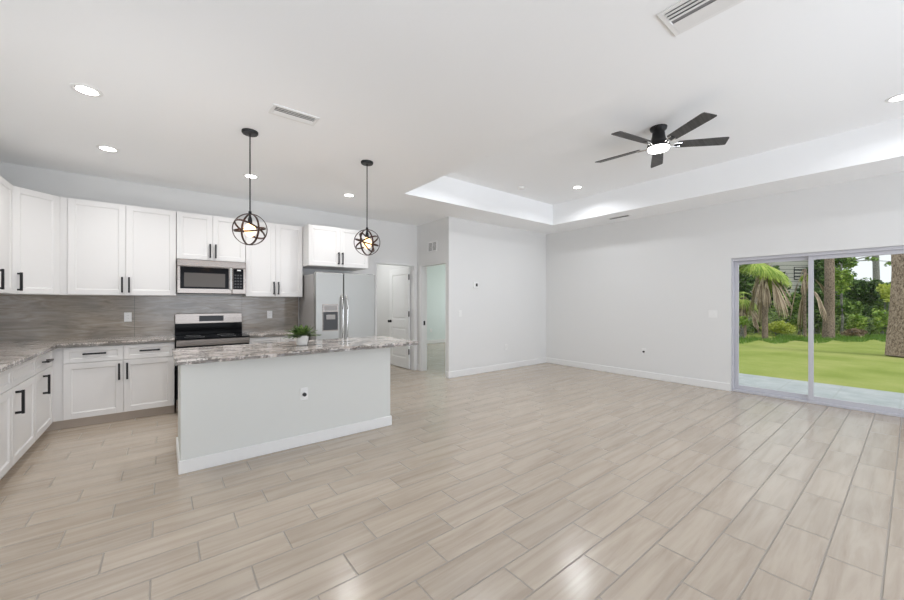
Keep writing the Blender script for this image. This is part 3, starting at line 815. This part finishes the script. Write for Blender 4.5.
def ceiling_vent(x, y, z, lx, ly, n, label, dark=False):
    """louvres run along the longer side"""
    v = thing('ceiling_vent', label, 'vent', (x, y, z), 0, 'ceiling air vents')
    hx_, hy_ = lx / 2, ly / 2; f = 0.028
    m = MB(); m.box(-hx_, hx_, -hy_, -hy_ + f, -0.008, 0, 0.003); m.box(-hx_, hx_, hy_ - f, hy_, -0.008, 0, 0.003)
    m.box(-hx_, -hx_ + f, -hy_ + f, hy_ - f, -0.008, 0, 0.003); m.box(hx_ - f, hx_, -hy_ + f, hy_ - f, -0.008, 0, 0.003)
    m.build('frame', M_PLASTIC, v)
    m = MB(); m.box(-hx_ + f, hx_ - f, -hy_ + f, hy_ - f, -0.0015, 0); m.build('duct_backing', M_DARK if dark else M_VENTGREY, v, label='dark duct opening')
    W_ = (min(lx, ly) - 2 * f) / 2; gap = W_ * 0.13; hw = (W_ - gap) / n / 2 * 0.95
    for sd_ in (-1, 1):
        for k in range(n):
            c_ = sd_ * (gap + (W_ - gap) * (k + 0.5) / n)
            ia, ib = c_ - hw * 0.95, c_ + hw * 0.95            # blades tilt away from the dark middle gap
            za, zb = (-0.004, -0.011) if sd_ > 0 else (-0.011, -0.004)
            m = MB(); e0, e1 = (-hx_ + f, hx_ - f) if lx >= ly else (-hy_ + f, hy_ - f)
            P = (lambda a, b, z: (a, b, z)) if lx >= ly else (lambda a, b, z: (b, a, z))
            m._new([P(e0, ia, za), P(e1, ia, za), P(e1, ib, zb), P(e0, ib, zb), P(e0, ia, za - 0.0015), P(e1, ia, za - 0.0015), P(e1, ib, zb - 0.0015), P(e0, ib, zb - 0.0015)], [(0, 1, 2, 3), (4, 7, 6, 5), (0, 4, 5, 1), (3, 2, 6, 7), (0, 3, 7, 4), (1, 5, 6, 2)])
            m.build('louver', M_VENTDARK if dark else M_PLASTIC, v)
    return v
ceiling_vent(0.845, 3.14, ZC, 0.36, 0.17, 2, 'narrow white vent in the kitchen ceiling above the island')
ceiling_vent(2.18, 0.47, ZC, 0.25, 0.76, 3, 'long white vent cut by the top picture edge')
ceiling_vent(6.40, 3.28, ZC, 0.12, 0.40, 2, 'slim vent in the lowered ceiling along the right wall', True)
hv = thing('wall_vent', 'white two-section return grille above the bedroom doorway', 'vent', (XW, 5.65, 2.41), R(-90))
m = MB()
for (a, b, c_, d_) in ((-0.15, 0.15, 0.075, 0.10), (-0.15, 0.15, -0.10, -0.075), (-0.15, -0.125, -0.075, 0.075), (0.125, 0.15, -0.075, 0.075), (-0.012, 0.012, -0.075, 0.075)):
    m.box(a, b, -0.010, 0, c_, d_, 0.002)
m.build('frame', M_PLASTIC, hv)
m = MB(); m.box(-0.126, 0.126, -0.002, 0, -0.076, 0.076); m.build('duct_backing', M_VENTDARK, hv)
for k in range(7):
    z = -0.065 + k * 0.0215
    m = MB(); m._new([(-0.125, -0.002, z + 0.012), (0.125, -0.002, z + 0.012), (0.125, -0.009, z), (-0.125, -0.009, z), (-0.125, -0.003, z + 0.013), (0.125, -0.003, z + 0.013), (0.125, -0.0105, z), (-0.125, -0.0105, z)], [(0, 1, 2, 3), (4, 7, 6, 5), (0, 4, 5, 1), (3, 2, 6, 7), (0, 3, 7, 4), (1, 5, 6, 2)])
    m.build('louver', M_PLASTIC, hv)
sm = thing('smoke_detector', 'round white smoke detector on the tray ceiling', 'smoke detector', (4.72, 4.09, ZT))
m = MB(); m.lathe([(0.065, 0), (0.065, -0.012), (0.058, -0.028), (0.03, -0.034), (0.002, -0.034)], 0, 0, 28); m.build('housing', M_PLASTIC, sm, smooth=True)

# pendants
def pendant(loc, label, spin, flip=False):
    p = thing('pendant_light', label, 'pendant light', loc, spin, 'pendant lights over the island')
    m = MB(); m.lathe([(0.066, 0.0), (0.066, -0.016), (0.060, -0.024), (0.012, -0.026), (0.010, -0.03)], 0, 0, 32); m.build('ceiling_canopy', M_BLACK, p, smooth=True)
    zc = 2.004 - ZC; rr = 0.142
    m = MB(); m.tube([(0, 0, -0.02), (0, 0, zc + rr - 0.004)], 0.0055, 10); m.lathe([(0.012, zc + rr + 0.02), (0.014, zc + rr - 0.006)], 0, 0, 12); m.build('rod', M_BLACK, p)
    m = MB(); m.lathe([(0.006, zc + rr - 0.004), (0.009, zc + rr - 0.022), (0.016, zc + rr - 0.045), (0.019, zc + rr - 0.08), (0.015, zc + rr - 0.088)], 0, 0, 20); m.build('socket', M_BLACK, p, smooth=True)
    m = MB(); c_ = zc + 0.005
    m.lathe([(0.014, zc + rr - 0.088)] + [(0.014 + 0.036 * math.sin(PI * u) ** 0.8, zc + rr - 0.09 - 0.12 * u) for u in (0.1, 0.2, 0.35, 0.5, 0.65, 0.8, 0.92)] + [(0.004, zc + rr - 0.212)], 0, 0, 20)
    m.build('bulb', M_BULB, p, smooth=True, label='glowing amber bulb')
    axes = [(0.22, 1, 0.0), (0.88, 0.5, 0.0), (0.44, 0.22, 0.87), (-0.16, -0.26, 0.95)] if not flip else [(0.18, 1, 0.05), (-0.86, 0.5, 0.0), (-0.45, 0.15, 0.87), (0.25, -0.2, 0.95), (0.8, -0.35, 0.5)]
    for i, ax in enumerate(axes):
        m = MB(); m.band((0, 0, zc), rr - 0.0045 * i, 0.015, 0.006, ax); m.build('orb_band', M_BRONZE, p, smooth=True)
    L = bpy.data.lights.new('bulb_light', 'POINT'); L.energy = 8; L.color = (1.0, 0.58, 0.32); L.shadow_soft_size = 0.05
    o = bpy.data.objects.new('bulb_light', L); COL.objects.link(o); o.parent = p; o.location = (0, 0, zc - 0.02)
    return p
pendant((0.614, 3.69, ZC), 'black banded orb pendant light above the left half of the island', R(-9.4))
pendant((1.747, 3.70, ZC), 'black banded orb pendant light in front of the refrigerator', R(-25), True)

# ceiling fan
fan = thing('ceiling_fan', 'black flush-mount ceiling fan with five charcoal blades and round light', 'ceiling fan', (4.29, 1.753, ZT))
m = MB(); m.lathe([(0.085, 0.0), (0.085, -0.012), (0.080, -0.028), (0.062, -0.045), (0.060, -0.05)], 0, 0, 36); m.build('canopy', M_BLACK, fan, smooth=True)
m = MB(); m.lathe([(0.060, -0.045), (0.064, -0.09), (0.074, -0.135), (0.092, -0.165), (0.108, -0.185), (0.112, -0.20), (0.112, -0.222), (0.10, -0.228)], 0, 0, 36); m.build('motor_housing', M_BLACK, fan, smooth=True)
m = MB(); m.lathe([(0.106, -0.222), (0.108, -0.234), (0.10, -0.252), (0.07, -0.262), (0.002, -0.266)], 0, 0, 36); m.build('light_dome', M_FANLENS, fan, smooth=True, label='glowing white light dome')
ZBL = -0.198
for k in range(5):
    a = R(24 + 72 * k)
    rot = Matrix.Rotation(a, 4, 'Z') @ Matrix.Translation((0, 0, ZBL)) @ Matrix.Rotation(R(-12), 4, 'X')
    m = MB()
    prof = [(0.185, 0.048), (0.20, 0.056), (0.45, 0.064), (0.64, 0.068), (0.682, 0.066), (0.692, 0.058)]
    top = [m.bm.verts.new(rot @ Vector((x, y, 0.004))) for x, y in prof] + [m.bm.verts.new(rot @ Vector((x - (0.018 if i < 3 else 0), -y, 0.004))) for i, (x, y) in enumerate(reversed(prof))]
    bot = [m.bm.verts.new(rot @ Vector((x, y, -0.003))) for x, y in prof] + [m.bm.verts.new(rot @ Vector((x - (0.018 if i < 3 else 0), -y, -0.003))) for i, (x, y) in enumerate(reversed(prof))]
    n_ = len(top)
    m.bm.faces.new(top); m.bm.faces.new(list(reversed(bot)))
    for i in range(n_): m.bm.faces.new((top[i], bot[i], bot[(i + 1) % n_], top[(i + 1) % n_]))
    b = m.build('blade', M_WOODBLADE, fan)
    m = MB()
    for s_ in (-1, 1):
        m.tube([rot @ Vector((0.085, s_ * 0.012, 0.0)), rot @ Vector((0.135, s_ * 0.018, -0.012)), rot @ Vector((0.175, s_ * 0.03, -0.008)), rot @ Vector((0.225, s_ * 0.03, -0.006))], 0.006, 8)
    m.build('blade_arm', M_CHROME, b, smooth=True, label='polished metal blade arm')
    m = MB(); m.tube([rot @ Vector((0.195, 0, -0.009)), rot @ Vector((0.195, 0, -0.004))], 0.035, 16); m.build('blade_mount', M_BLACK, b)
L = bpy.data.lights.new('fan_lamp', 'AREA'); L.shape = 'DISK'; L.size = 0.2; L.energy = 5; L.color = (0.95, 0.98, 1.03)
o = bpy.data.objects.new('fan_lamp', L); COL.objects.link(o); o.parent = fan; o.location = (0, 0, -0.275)
# unseen ceiling lamps added to light the utility room and bedroom
for (nm, x, y, e, lb) in (('room_fill', 3.1, 7.3, 10, 'round unseen fill light added to the utility room ceiling'), ('room_fill', 6.6, 7.6, 6, 'round unseen fill light added to the bedroom ceiling')):
    f_ = thing(nm, lb, 'light', (x, y, ZC))
    m = MB(); m.lathe([(0.15, 0), (0.15, -0.02), (0.14, -0.03)], 0, 0, 28); m.build('base', M_PLASTIC, f_, smooth=True)
    m = MB(); m.lathe([(0.139, -0.028), (0.12, -0.06), (0.06, -0.08), (0.002, -0.084)], 0, 0, 28); m.build('shade', M_FANLENS, f_, smooth=True)
    L = bpy.data.lights.new('room_fill_lamp', 'AREA'); L.shape = 'DISK'; L.size = 0.25; L.energy = e; L.color = (0.97, 0.99, 1.0)
    o = bpy.data.objects.new('room_fill_lamp', L); COL.objects.link(o); o.parent = f_; o.location = (0, 0, -0.1)

# ------------------------------------------------------------------ outdoors
GZ = -0.12
m = MB(); m.box(XR + 0.14, 8.93, -6, 12, -0.25, -0.045)
struct('patio', m, M_PATIO, 'pale concrete patio outside the sliding door', 'patio')
m = MB()
nx, ny = 40, 30
g0 = [[m.bm.verts.new((8.9 + 50 * (i / nx), -16 + 46 * (j / ny), GZ + 0.05 * noise.noise(Vector((i * 0.3, j * 0.3, 0))))) for j in range(ny + 1)] for i in range(nx + 1)]
for i in range(nx):
    for j in range(ny):
        m.bm.faces.new((g0[i][j], g0[i + 1][j], g0[i + 1][j + 1], g0[i][j + 1]))
struct('lawn', m, M_LAWN, 'bright green lawn between patio and trees', 'lawn', smooth=True)

SA, CA = math.sin(YAW), math.cos(YAW)
def at(px, d):
    """ground point at depth d (m) in direction px of the photograph"""
    l = (px - 452) / 366.0 * d
    return (d * SA + l * CA, d * CA - l * SA)
def ph(y, d):
    return 1.35 - (y - 302.5) * d / 366.0
RNG = random.Random(7)
TAKEN = []           # footprints of trees, palms and shrubs
def free(x, y, k=1.0):
    return all((x - a) ** 2 + (y - b) ** 2 > (r * k) ** 2 for a, b, r in TAKEN)
def leaf_mesh(name, m_, blobs, n, size, parent=None):
    """leaf clumps inside ellipsoids (cx,cy,cz,rx,ry,rz), local to the parent"""
    V, F = [], []
    tot = sum(b[3] * b[4] * b[5] for b in blobs)
    for b in blobs:
        k = max(20, int(n * b[3] * b[4] * b[5] / tot))
        for _ in range(k):
            while True:
                p = Vector((RNG.uniform(-1, 1), RNG.uniform(-1, 1), RNG.uniform(-1, 1)))
                if 0.25 < p.length < 1: break
            rr = 0.75 + 0.3 * noise.noise(p * 2.2 + Vector((b[0], b[1], b[2])))
            c = Vector((b[0] + p.x * b[3] * rr, b[1] + p.y * b[4] * rr, b[2] + p.z * b[5] * rr))
            u = Vector((RNG.gauss(0, 1), RNG.gauss(0, 1), RNG.gauss(0, 0.6))).normalized()
            v = u.orthogonal().normalized(); v = Matrix.Rotation(RNG.uniform(0, 6.28), 3, u) @ v
            s_ = size * RNG.uniform(0.6, 1.4)
            i0 = len(V)
            V += [c - u * s_, c + v * s_ * 0.42, c + u * s_, c - v * s_ * 0.42]
            F.append((i0, i0 + 1, i0 + 2, i0 + 3))
    me = bpy.data.meshes.new(name); me.from_pydata([tuple(v) for v in V], [], F); me.materials.append(m_)
    o = bpy.data.objects.new(name, me); COL.objects.link(o)
    if parent: o.parent = parent
    return o
def stems(mb, n, r_, h_, spread):
    for _ in range(n):
        a = RNG.uniform(0, 6.28); s_ = RNG.uniform(0.2, 1) * spread
        mb.tube([(0.1 * math.cos(a), 0.1 * math.sin(a), 0), (s_ * 0.5 * math.cos(a), s_ * 0.5 * math.sin(a), h_ * 0.5), (s_ * math.cos(a), s_ * math.sin(a), h_)], [r_, r_ * 0.7, r_ * 0.3], 6)
def shrub(name, label, cat, px, d, w_, z0, z1, mm, n, size, group='shrubs beyond the lawn'):
    x, y = at(px, d)
    TAKEN.append((x, y, w_ * 1.25))
    b = thing(name, label, cat, (x, y, GZ), RNG.uniform(0, 6.28), group)
    h_ = z1 - GZ; lo = max(0.0, z0 - GZ)
    blobs = [(0, 0, (h_ + lo) / 2, w_ * 0.7, w_ * 0.7, (h_ - lo) / 2)]
    for k in range(5):
        a = k * 1.256 + RNG.uniform(-.3, .3)
        blobs.append((math.cos(a) * w_ * 0.55, math.sin(a) * w_ * 0.55, lo + (h_ - lo) * RNG.uniform(0.3, 0.72), w_ * 0.5, w_ * 0.5, (h_ - lo) * 0.32))
    leaf_mesh('foliage', mm, blobs, n, size, b)
    m = MB(); stems(m, 6, 0.03, max(0.3, h_ * 0.6), w_ * 0.5); m.build('stem', M_BARK3, b)
    return b
def tree(name, label, px, d, r_, h_, bark, crown=None, lean=0.0, flare=1.12, branches=0, group='trees beyond the lawn'):
    x, y = at(px, d)
    TAKEN.append((x, y, max(r_ * 1.3, crown[1] * 1.3 if crown and crown[0] - crown[2] * 1.3 < 1.6 else 0) + 0.1))
    t_ = thing(name, label, 'tree', (x, y, GZ), 0, group)
    m = MB(); n = 14
    pts = [(lean * (i / n) ** 1.3 * h_ + 0.03 * math.sin(i * 1.3), 0.02 * math.cos(i * 0.9), h_ * i / n) for i in range(n + 1)]
    rs = [r_ * (flare if i == 0 else (1.0 + (flare - 1) * 0.35 if i == 1 else 1.0 - 0.45 * i / n)) for i in range(n + 1)]
    m.tube(pts, rs, 18)
    m.build('trunk', bark, t_, smooth=True)
    for k in range(branches):
        a = RNG.uniform(0, 6.28); z = h_ * RNG.uniform(0.45, 0.9); L_ = RNG.uniform(1.0, 2.2)
        m = MB(); m.tube([(lean * z, 0, z), (lean * z + math.cos(a) * L_ * .5, math.sin(a) * L_ * .5, z + 0.15), (lean * z + math.cos(a) * L_, math.sin(a) * L_, z + 0.5)], [r_ * 0.28, r_ * 0.2, r_ * 0.08], 7); m.build('branch', bark, t_, smooth=True)
    if crown:
        zc, cr, ch, mm, nn, sz = crown
        blobs = [(lean * zc, 0, zc - GZ, cr, cr, ch)]
        for k in range(6):
            a = k * 1.05 + RNG.uniform(-.3, .3)
            blobs.append((lean * zc + math.cos(a) * cr * 0.7, math.sin(a) * cr * 0.7, zc - GZ + RNG.uniform(-.5, .5) * ch, cr * 0.5, cr * 0.5, ch * 0.5))
        leaf_mesh('crown', mm, blobs, nn, sz, t_)
    return t_
tree('pine_tree', 'thick rough-barked pine trunk standing on the lawn at the right', 906, 10.0, 0.32, 9.0, M_BARK, (10.0, 2.2, 1.2, M_LF_MID, 900, 0.2))
tree('pine_tree', 'straight reddish pine trunk just right of the door mullion', 829, 14.8, 0.17, 9.5, M_BARK2, (10.0, 2.0, 1.2, M_LF_MID, 900, 0.2), lean=0.005)
tree('pine_tree', 'slim grey trunk against the bright sky gap', 876, 27, 0.21, 11, M_BARK3, (11.0, 1.6, 1.0, M_LF_DARK, 600, 0.2), branches=3)
# saplings and shrubs along the lawn's edge
tree('young_tree', 'thin young tree with light green crown right of the reddish trunk', 842, 16.3, 0.05, 3.2, M_BARK3, (ph(281, 16.3), 0.36, 0.75, M_LF_LIGHT, 800, 0.09))
tree('young_tree', 'thin leafy young tree behind the hanging dead fronds', 787, 17.6, 0.05, 2.0, M_BARK3, (ph(306, 17.6), 0.5, 0.9, M_LF_MID, 1100, 0.10))
shrub('shrub', 'bright yellow-green shrub low below the palm', 'shrub', 779, 16.2, 0.72, -0.1, 0.62, M_LF_YEL, 1500, 0.07)
shrub('shrub', 'small yellow-green shrub at the left edge of the left pane', 'shrub', 742, 14.9, 0.22, 0.3, 0.85, M_LF_LIGHT, 500, 0.06)
shrub('shrub', 'low dull green shrub between the palmetto and the yellow shrub', 'shrub', 755, 17.6, 0.42, -0.1, 0.6, M_LF_MID, 1000, 0.08)
shrub('shrub', 'grey-green shrub at the foot of the door mullion', 'shrub', 801, 16.6, 0.45, -0.1, 0.9, M_LF_MID, 900, 0.08)
shrub('shrub', 'green twiggy shrub right of the reddish trunk', 'shrub', 846, 18.2, 0.62, -0.1, 1.7, M_LF_MID, 1900, 0.09)
shrub('shrub', 'light green shrub in the middle of the right pane', 'shrub', 857, 16.4, 0.34, -0.1, 0.95, M_LF_LIGHT, 900, 0.08)
shrub('shrub', 'light green shrub at the foot of the thick pine', 'shrub', 884, 16.0, 0.38, -0.1, 1.15, M_LF_LIGHT, 900, 0.08)
shrub('shrub', 'brown dry shrub low in the right pane', 'shrub', 853, 15.3, 0.42, -0.1, 0.28, M_LF_BROWN, 600, 0.07)
shrub('shrub', 'dark green shrub between mullion and reddish trunk', 'shrub', 817, 17.0, 0.5, -0.1, 2.2, M_LF_DARK, 1500, 0.10)
shrub('shrub', 'dark shrub in the hollow below the rounded tree', 'shrub', 872, 18.4, 0.55, -0.1, 1.25, M_LF_DARK, 1400, 0.10)
shrub('shrub', 'yellow-tipped shrub high beside the thick pine trunk', 'shrub', 886, 18.6, 0.35, 1.2, 2.45, M_LF_YEL, 500, 0.08)
shrub('shrub', 'tall shrub hidden behind the thick pine trunk', 'shrub', 915, 18.5, 0.9, -0.1, 2.6, M_LF_MID, 1600, 0.12)
# denser trees behind
tree('broadleaf_tree', 'dark dense tree at the far left of the left pane', 738, 21, 0.12, 2.4, M_BARK3, (2.0, 0.85, 2.0, M_LF_DARK, 3000, 0.12))
tree('broadleaf_tree', 'dark dense tree right behind the palm crown', 772, 21.5, 0.12, 2.4, M_BARK3, (2.1, 0.85, 2.0, M_LF_DARK, 3000, 0.12))
tree('broadleaf_tree', 'dark low tree below the grey slats', 804, 19.0, 0.10, 1.6, M_BARK3, (1.15, 0.7, 1.3, M_LF_DARK, 2000, 0.12))
tree('broadleaf_tree', 'dark broadleaf tree filling the gap left of the reddish trunk', 820, 22.5, 0.12, 4.0, M_BARK3, (2.6, 0.75, 2.6, M_LF_DARK, 2600, 0.13))
tree('broadleaf_tree', 'dark rounded tree below the sky gap', 859, 20.8, 0.12, 2.6, M_BARK3, (ph(296, 20.8), 0.9, 1.3, M_LF_DARK, 3000, 0.12))
tree('broadleaf_tree', 'mid green tree beside the thick pine trunk', 883, 22.5, 0.10, 2.6, M_BARK3, (ph(298, 22.5), 0.75, 1.2, M_LF_MID, 2200, 0.12))
tree('broadleaf_tree', 'overhanging leafy tree at the upper edge of the right pane', 838, 24.5, 0.12, 4.6, M_BARK3, (ph(258, 24.5), 0.85, 0.9, M_LF_MID, 1500, 0.12), branches=2)
ov = [o_ for o_ in bpy.data.objects if o_.get('label', '').startswith('overhanging leafy')][0]
for (za, zb, ln_, r_) in ((ph(266, 24.5), ph(254, 24.5), 3.0, 0.06), (ph(262, 24.5), ph(262, 24.5), 4.2, 0.04)):
    m = MB(); m.tube([(0, 0, za - GZ), (CA * ln_ * .5, -SA * ln_ * .5, (za + zb) / 2 - GZ + 0.12), (CA * ln_, -SA * ln_, zb - GZ)], [r_, r_ * .7, r_ * .3], 7); m.build('branch', M_BARK3, ov, smooth=True)
leaf_mesh('foliage', M_LF_MID, [(CA * 2.2, -SA * 2.2, ph(259, 24.5) - GZ, 0.5, 0.5, 0.2), (CA * 3.6, -SA * 3.6, ph(264, 24.5) - GZ, 0.5, 0.5, 0.18)], 110, 0.10, ov)
tree('broadleaf_tree', 'far dark tree low behind the sky gap', 872, 30, 0.14, 2.0, M_BARK3, (1.6, 2.2, 1.9, M_LF_DARK, 4000, 0.16))
tree('broadleaf_tree', 'far dark tree behind the reddish trunk', 826, 37, 0.14, 3.0, M_BARK3, (2.4, 2.0, 3.0, M_LF_DARK, 3500, 0.16))

def frond(parent, name, mm, base, direction, L, n, droop, spread, wleaf):
    """fan frond: a stalk then a fan of narrow leaflets"""
    m = MB()
    d0 = Vector(direction).normalized()
    side = d0.cross(Vector((0, 0, 1)))
    if side.length < 0.1: side = Vector((1, 0, 0))
    side.normalize(); up = side.cross(d0).normalized()
    b0 = Vector(base); hub = b0 + d0 * L * 0.4 + Vector((0, 0, -droop * 0.06))
    m.tube([b0, (b0 + hub) / 2 + Vector((0, 0, 0.01)), hub], [0.016, 0.012, 0.009], 5)
    for k in range(n):
        an = (k / (n - 1) - 0.5) * spread
        dv = (d0 * math.cos(an) + side * math.sin(an)).normalized()
        ll = L * 0.62 * (1 - 0.25 * abs(an) / (spread / 2)) * RNG.uniform(0.85, 1.1)
        sv = (side * math.cos(an) - d0 * math.sin(an)).normalized()
        prev = None
        for i in range(5):
            u = i / 4
            c = hub + dv * ll * u + Vector((0, 0, -droop * ll * u * u)) + up * 0.02 * RNG.uniform(-1, 1)
            ww = wleaf * (1 - 0.85 * u) * (0.6 + 0.4 * min(1, u * 4)) + 0.002
            a, b = m.bm.verts.new(c - sv * ww + up * 0.006), m.bm.verts.new(c + sv * ww)
            if prev: m.bm.faces.new((prev[0], prev[1], b, a))
            prev = (a, b)
    return m.build(name, mm, parent)
def palm(label, px, d, zcrown, r_, ng, nd, Lg, Ld, dead_span=(0.2, 0.9)):
    x, y = at(px, d)
    TAKEN.append((x, y, 1.1 if zcrown < 2 else 0.35))
    p = thing('fan_palm', label, 'palm', (x, y, GZ), 0, 'fan palms beyond the lawn')
    zc = zcrown - GZ
    m = MB(); m.tube([(0, 0, 0), (0.02, 0.01, zc * 0.5), (0, 0, zc)], [r_ * 1.15, r_, r_ * 1.1], 12); m.build('trunk', M_BARK2, p, smooth=True)
    for k in range(ng):
        a = k * 2.399; el = -1.1 + 1.8 * ((k * 0.618) % 1)
        frond(p, 'frond', M_FR_GREEN, (0, 0, zc), (math.cos(a) * math.cos(el), math.sin(a) * math.cos(el), math.sin(el)), Lg * RNG.uniform(.85, 1.1), 19, 0.6, 2.3, 0.027)
    for k in range(nd):
        a = k * 2.399 + 0.7; el = -1.45 + 1.1 * ((k * 0.382) % 1)
        o = frond(p, 'dead_frond', M_FR_DEAD, (math.cos(a) * r_ * 1.3, math.sin(a) * r_ * 1.3, zc - RNG.uniform(0.0, 0.6)), (math.cos(a) * math.cos(el), math.sin(a) * math.cos(el), math.sin(el)), Ld * RNG.uniform(*dead_span) + 0.3, 10, 0.75, 0.42, 0.026)
        o['label'] = 'dry brown hanging frond'
    return p
palm('fan palm with bright green crown and hanging dead fronds in the left pane', 765, 14.7, 2.9, 0.09, 52, 22, 0.95, 1.45)
palm('fan palm with mostly dry fronds beside the door mullion', 805, 15.2, 2.75, 0.045, 1, 6, 0.6, 1.6)
palm('low palmetto with brown fronds at the far left of the left pane', 744, 15.9, 1.6, 0.08, 10, 16, 0.8, 0.9)

# tall unmown grass along the lawn's far edge
V, F = [], []
for k in range(12000):
    px_v = RNG.uniform(715, 925); dpt = 15.4 - 2.6 * RNG.random() ** 1.6 * (0.65 + 0.5 * noise.noise(Vector((px_v * 0.06, 3.3, 0))))
    x, y = at(px_v, dpt)
    if not free(x, y): continue
    h_ = RNG.uniform(0.06, 0.2); a = RNG.uniform(0, PI); ww = 0.014; h_ *= 0.45 + 0.3 * max(0, dpt - 13.4)
    dx_, dy_ = math.cos(a) * ww, math.sin(a) * ww; lx, ly = RNG.uniform(-.06, .06), RNG.uniform(-.06, .06)
    i0 = len(V); z = GZ - 0.03
    V += [(x - dx_, y - dy_, z), (x + dx_, y + dy_, z), (x + lx, y + ly, z + h_ + 0.03)]
    F.append((i0, i0 + 1, i0 + 2))
me = bpy.data.meshes.new('tall_grass'); me.from_pydata(V, [], F); me.materials.append(leafmat('grass_blade', (0.08, 0.19, 0.02), (0.20, 0.34, 0.05)))
o = bpy.data.objects.new('tall_grass', me); COL.objects.link(o)
tag(o, 'strip of taller grass where the lawn meets the trees', 'grass', kind='stuff')

# uncountable low undergrowth between the trunks
V, F = [], []
for k in range(14000):
    px_v = RNG.uniform(700, 930); dpt = RNG.uniform(16.2, 20.5)
    x, y = at(px_v, dpt)
    if not free(x, y): continue
    hmax = 0.35 + 0.55 * max(0.0, 0.5 + noise.noise(Vector((x * 0.9, y * 0.9, 1.7)))) + 0.12 * (dpt - 16.2)
    c = Vector((x, y, GZ + RNG.random() * hmax))
    u = Vector((RNG.gauss(0, 1), RNG.gauss(0, 1), RNG.gauss(0, 0.7))).normalized(); v = u.orthogonal().normalized(); s_ = RNG.uniform(0.05, 0.12)
    i0 = len(V); V += [tuple(c - u * s_), tuple(c + v * s_ * 0.4), tuple(c + u * s_), tuple(c - v * s_ * 0.4)]; F.append((i0, i0 + 1, i0 + 2, i0 + 3))
me = bpy.data.meshes.new('undergrowth'); me.from_pydata(V, [], F); me.materials.append(leafmat('foliage_under', (0.03, 0.075, 0.015), (0.22, 0.30, 0.07)))
o = bpy.data.objects.new('undergrowth', me); COL.objects.link(o)
tag(o, 'tangled low green undergrowth between the tree trunks', 'undergrowth', kind='stuff')

# grey slatted house far behind the palm
hx0, hy0 = at(786, 25.5)
hs = thing('house', 'grey slat-sided house wall behind the palm', 'house', (hx0, hy0, GZ), -YAW)
m = MB(); m.box(-4.0, 1.7, 0, 3, 0, 5.2); m.build('wall', M_SIDING, hs)
m = MB(); m.box(-4.3, 1.9, -0.4, 3.4, 5.2, 5.35); m.build('roof', M_BARK3, hs)
m = MB(); m.box(0.55, 1.5, -0.03, 0.02, 3.05, 3.95, 0.01); wd_ = m.build('window', M_DARKWIN, hs)
for k in range(4):
    m = MB(); m.box(0.57, 1.48, -0.06, -0.03, 3.12 + k * 0.22, 3.24 + k * 0.22); m.build('shutter_slat', M_SIDING, wd_)
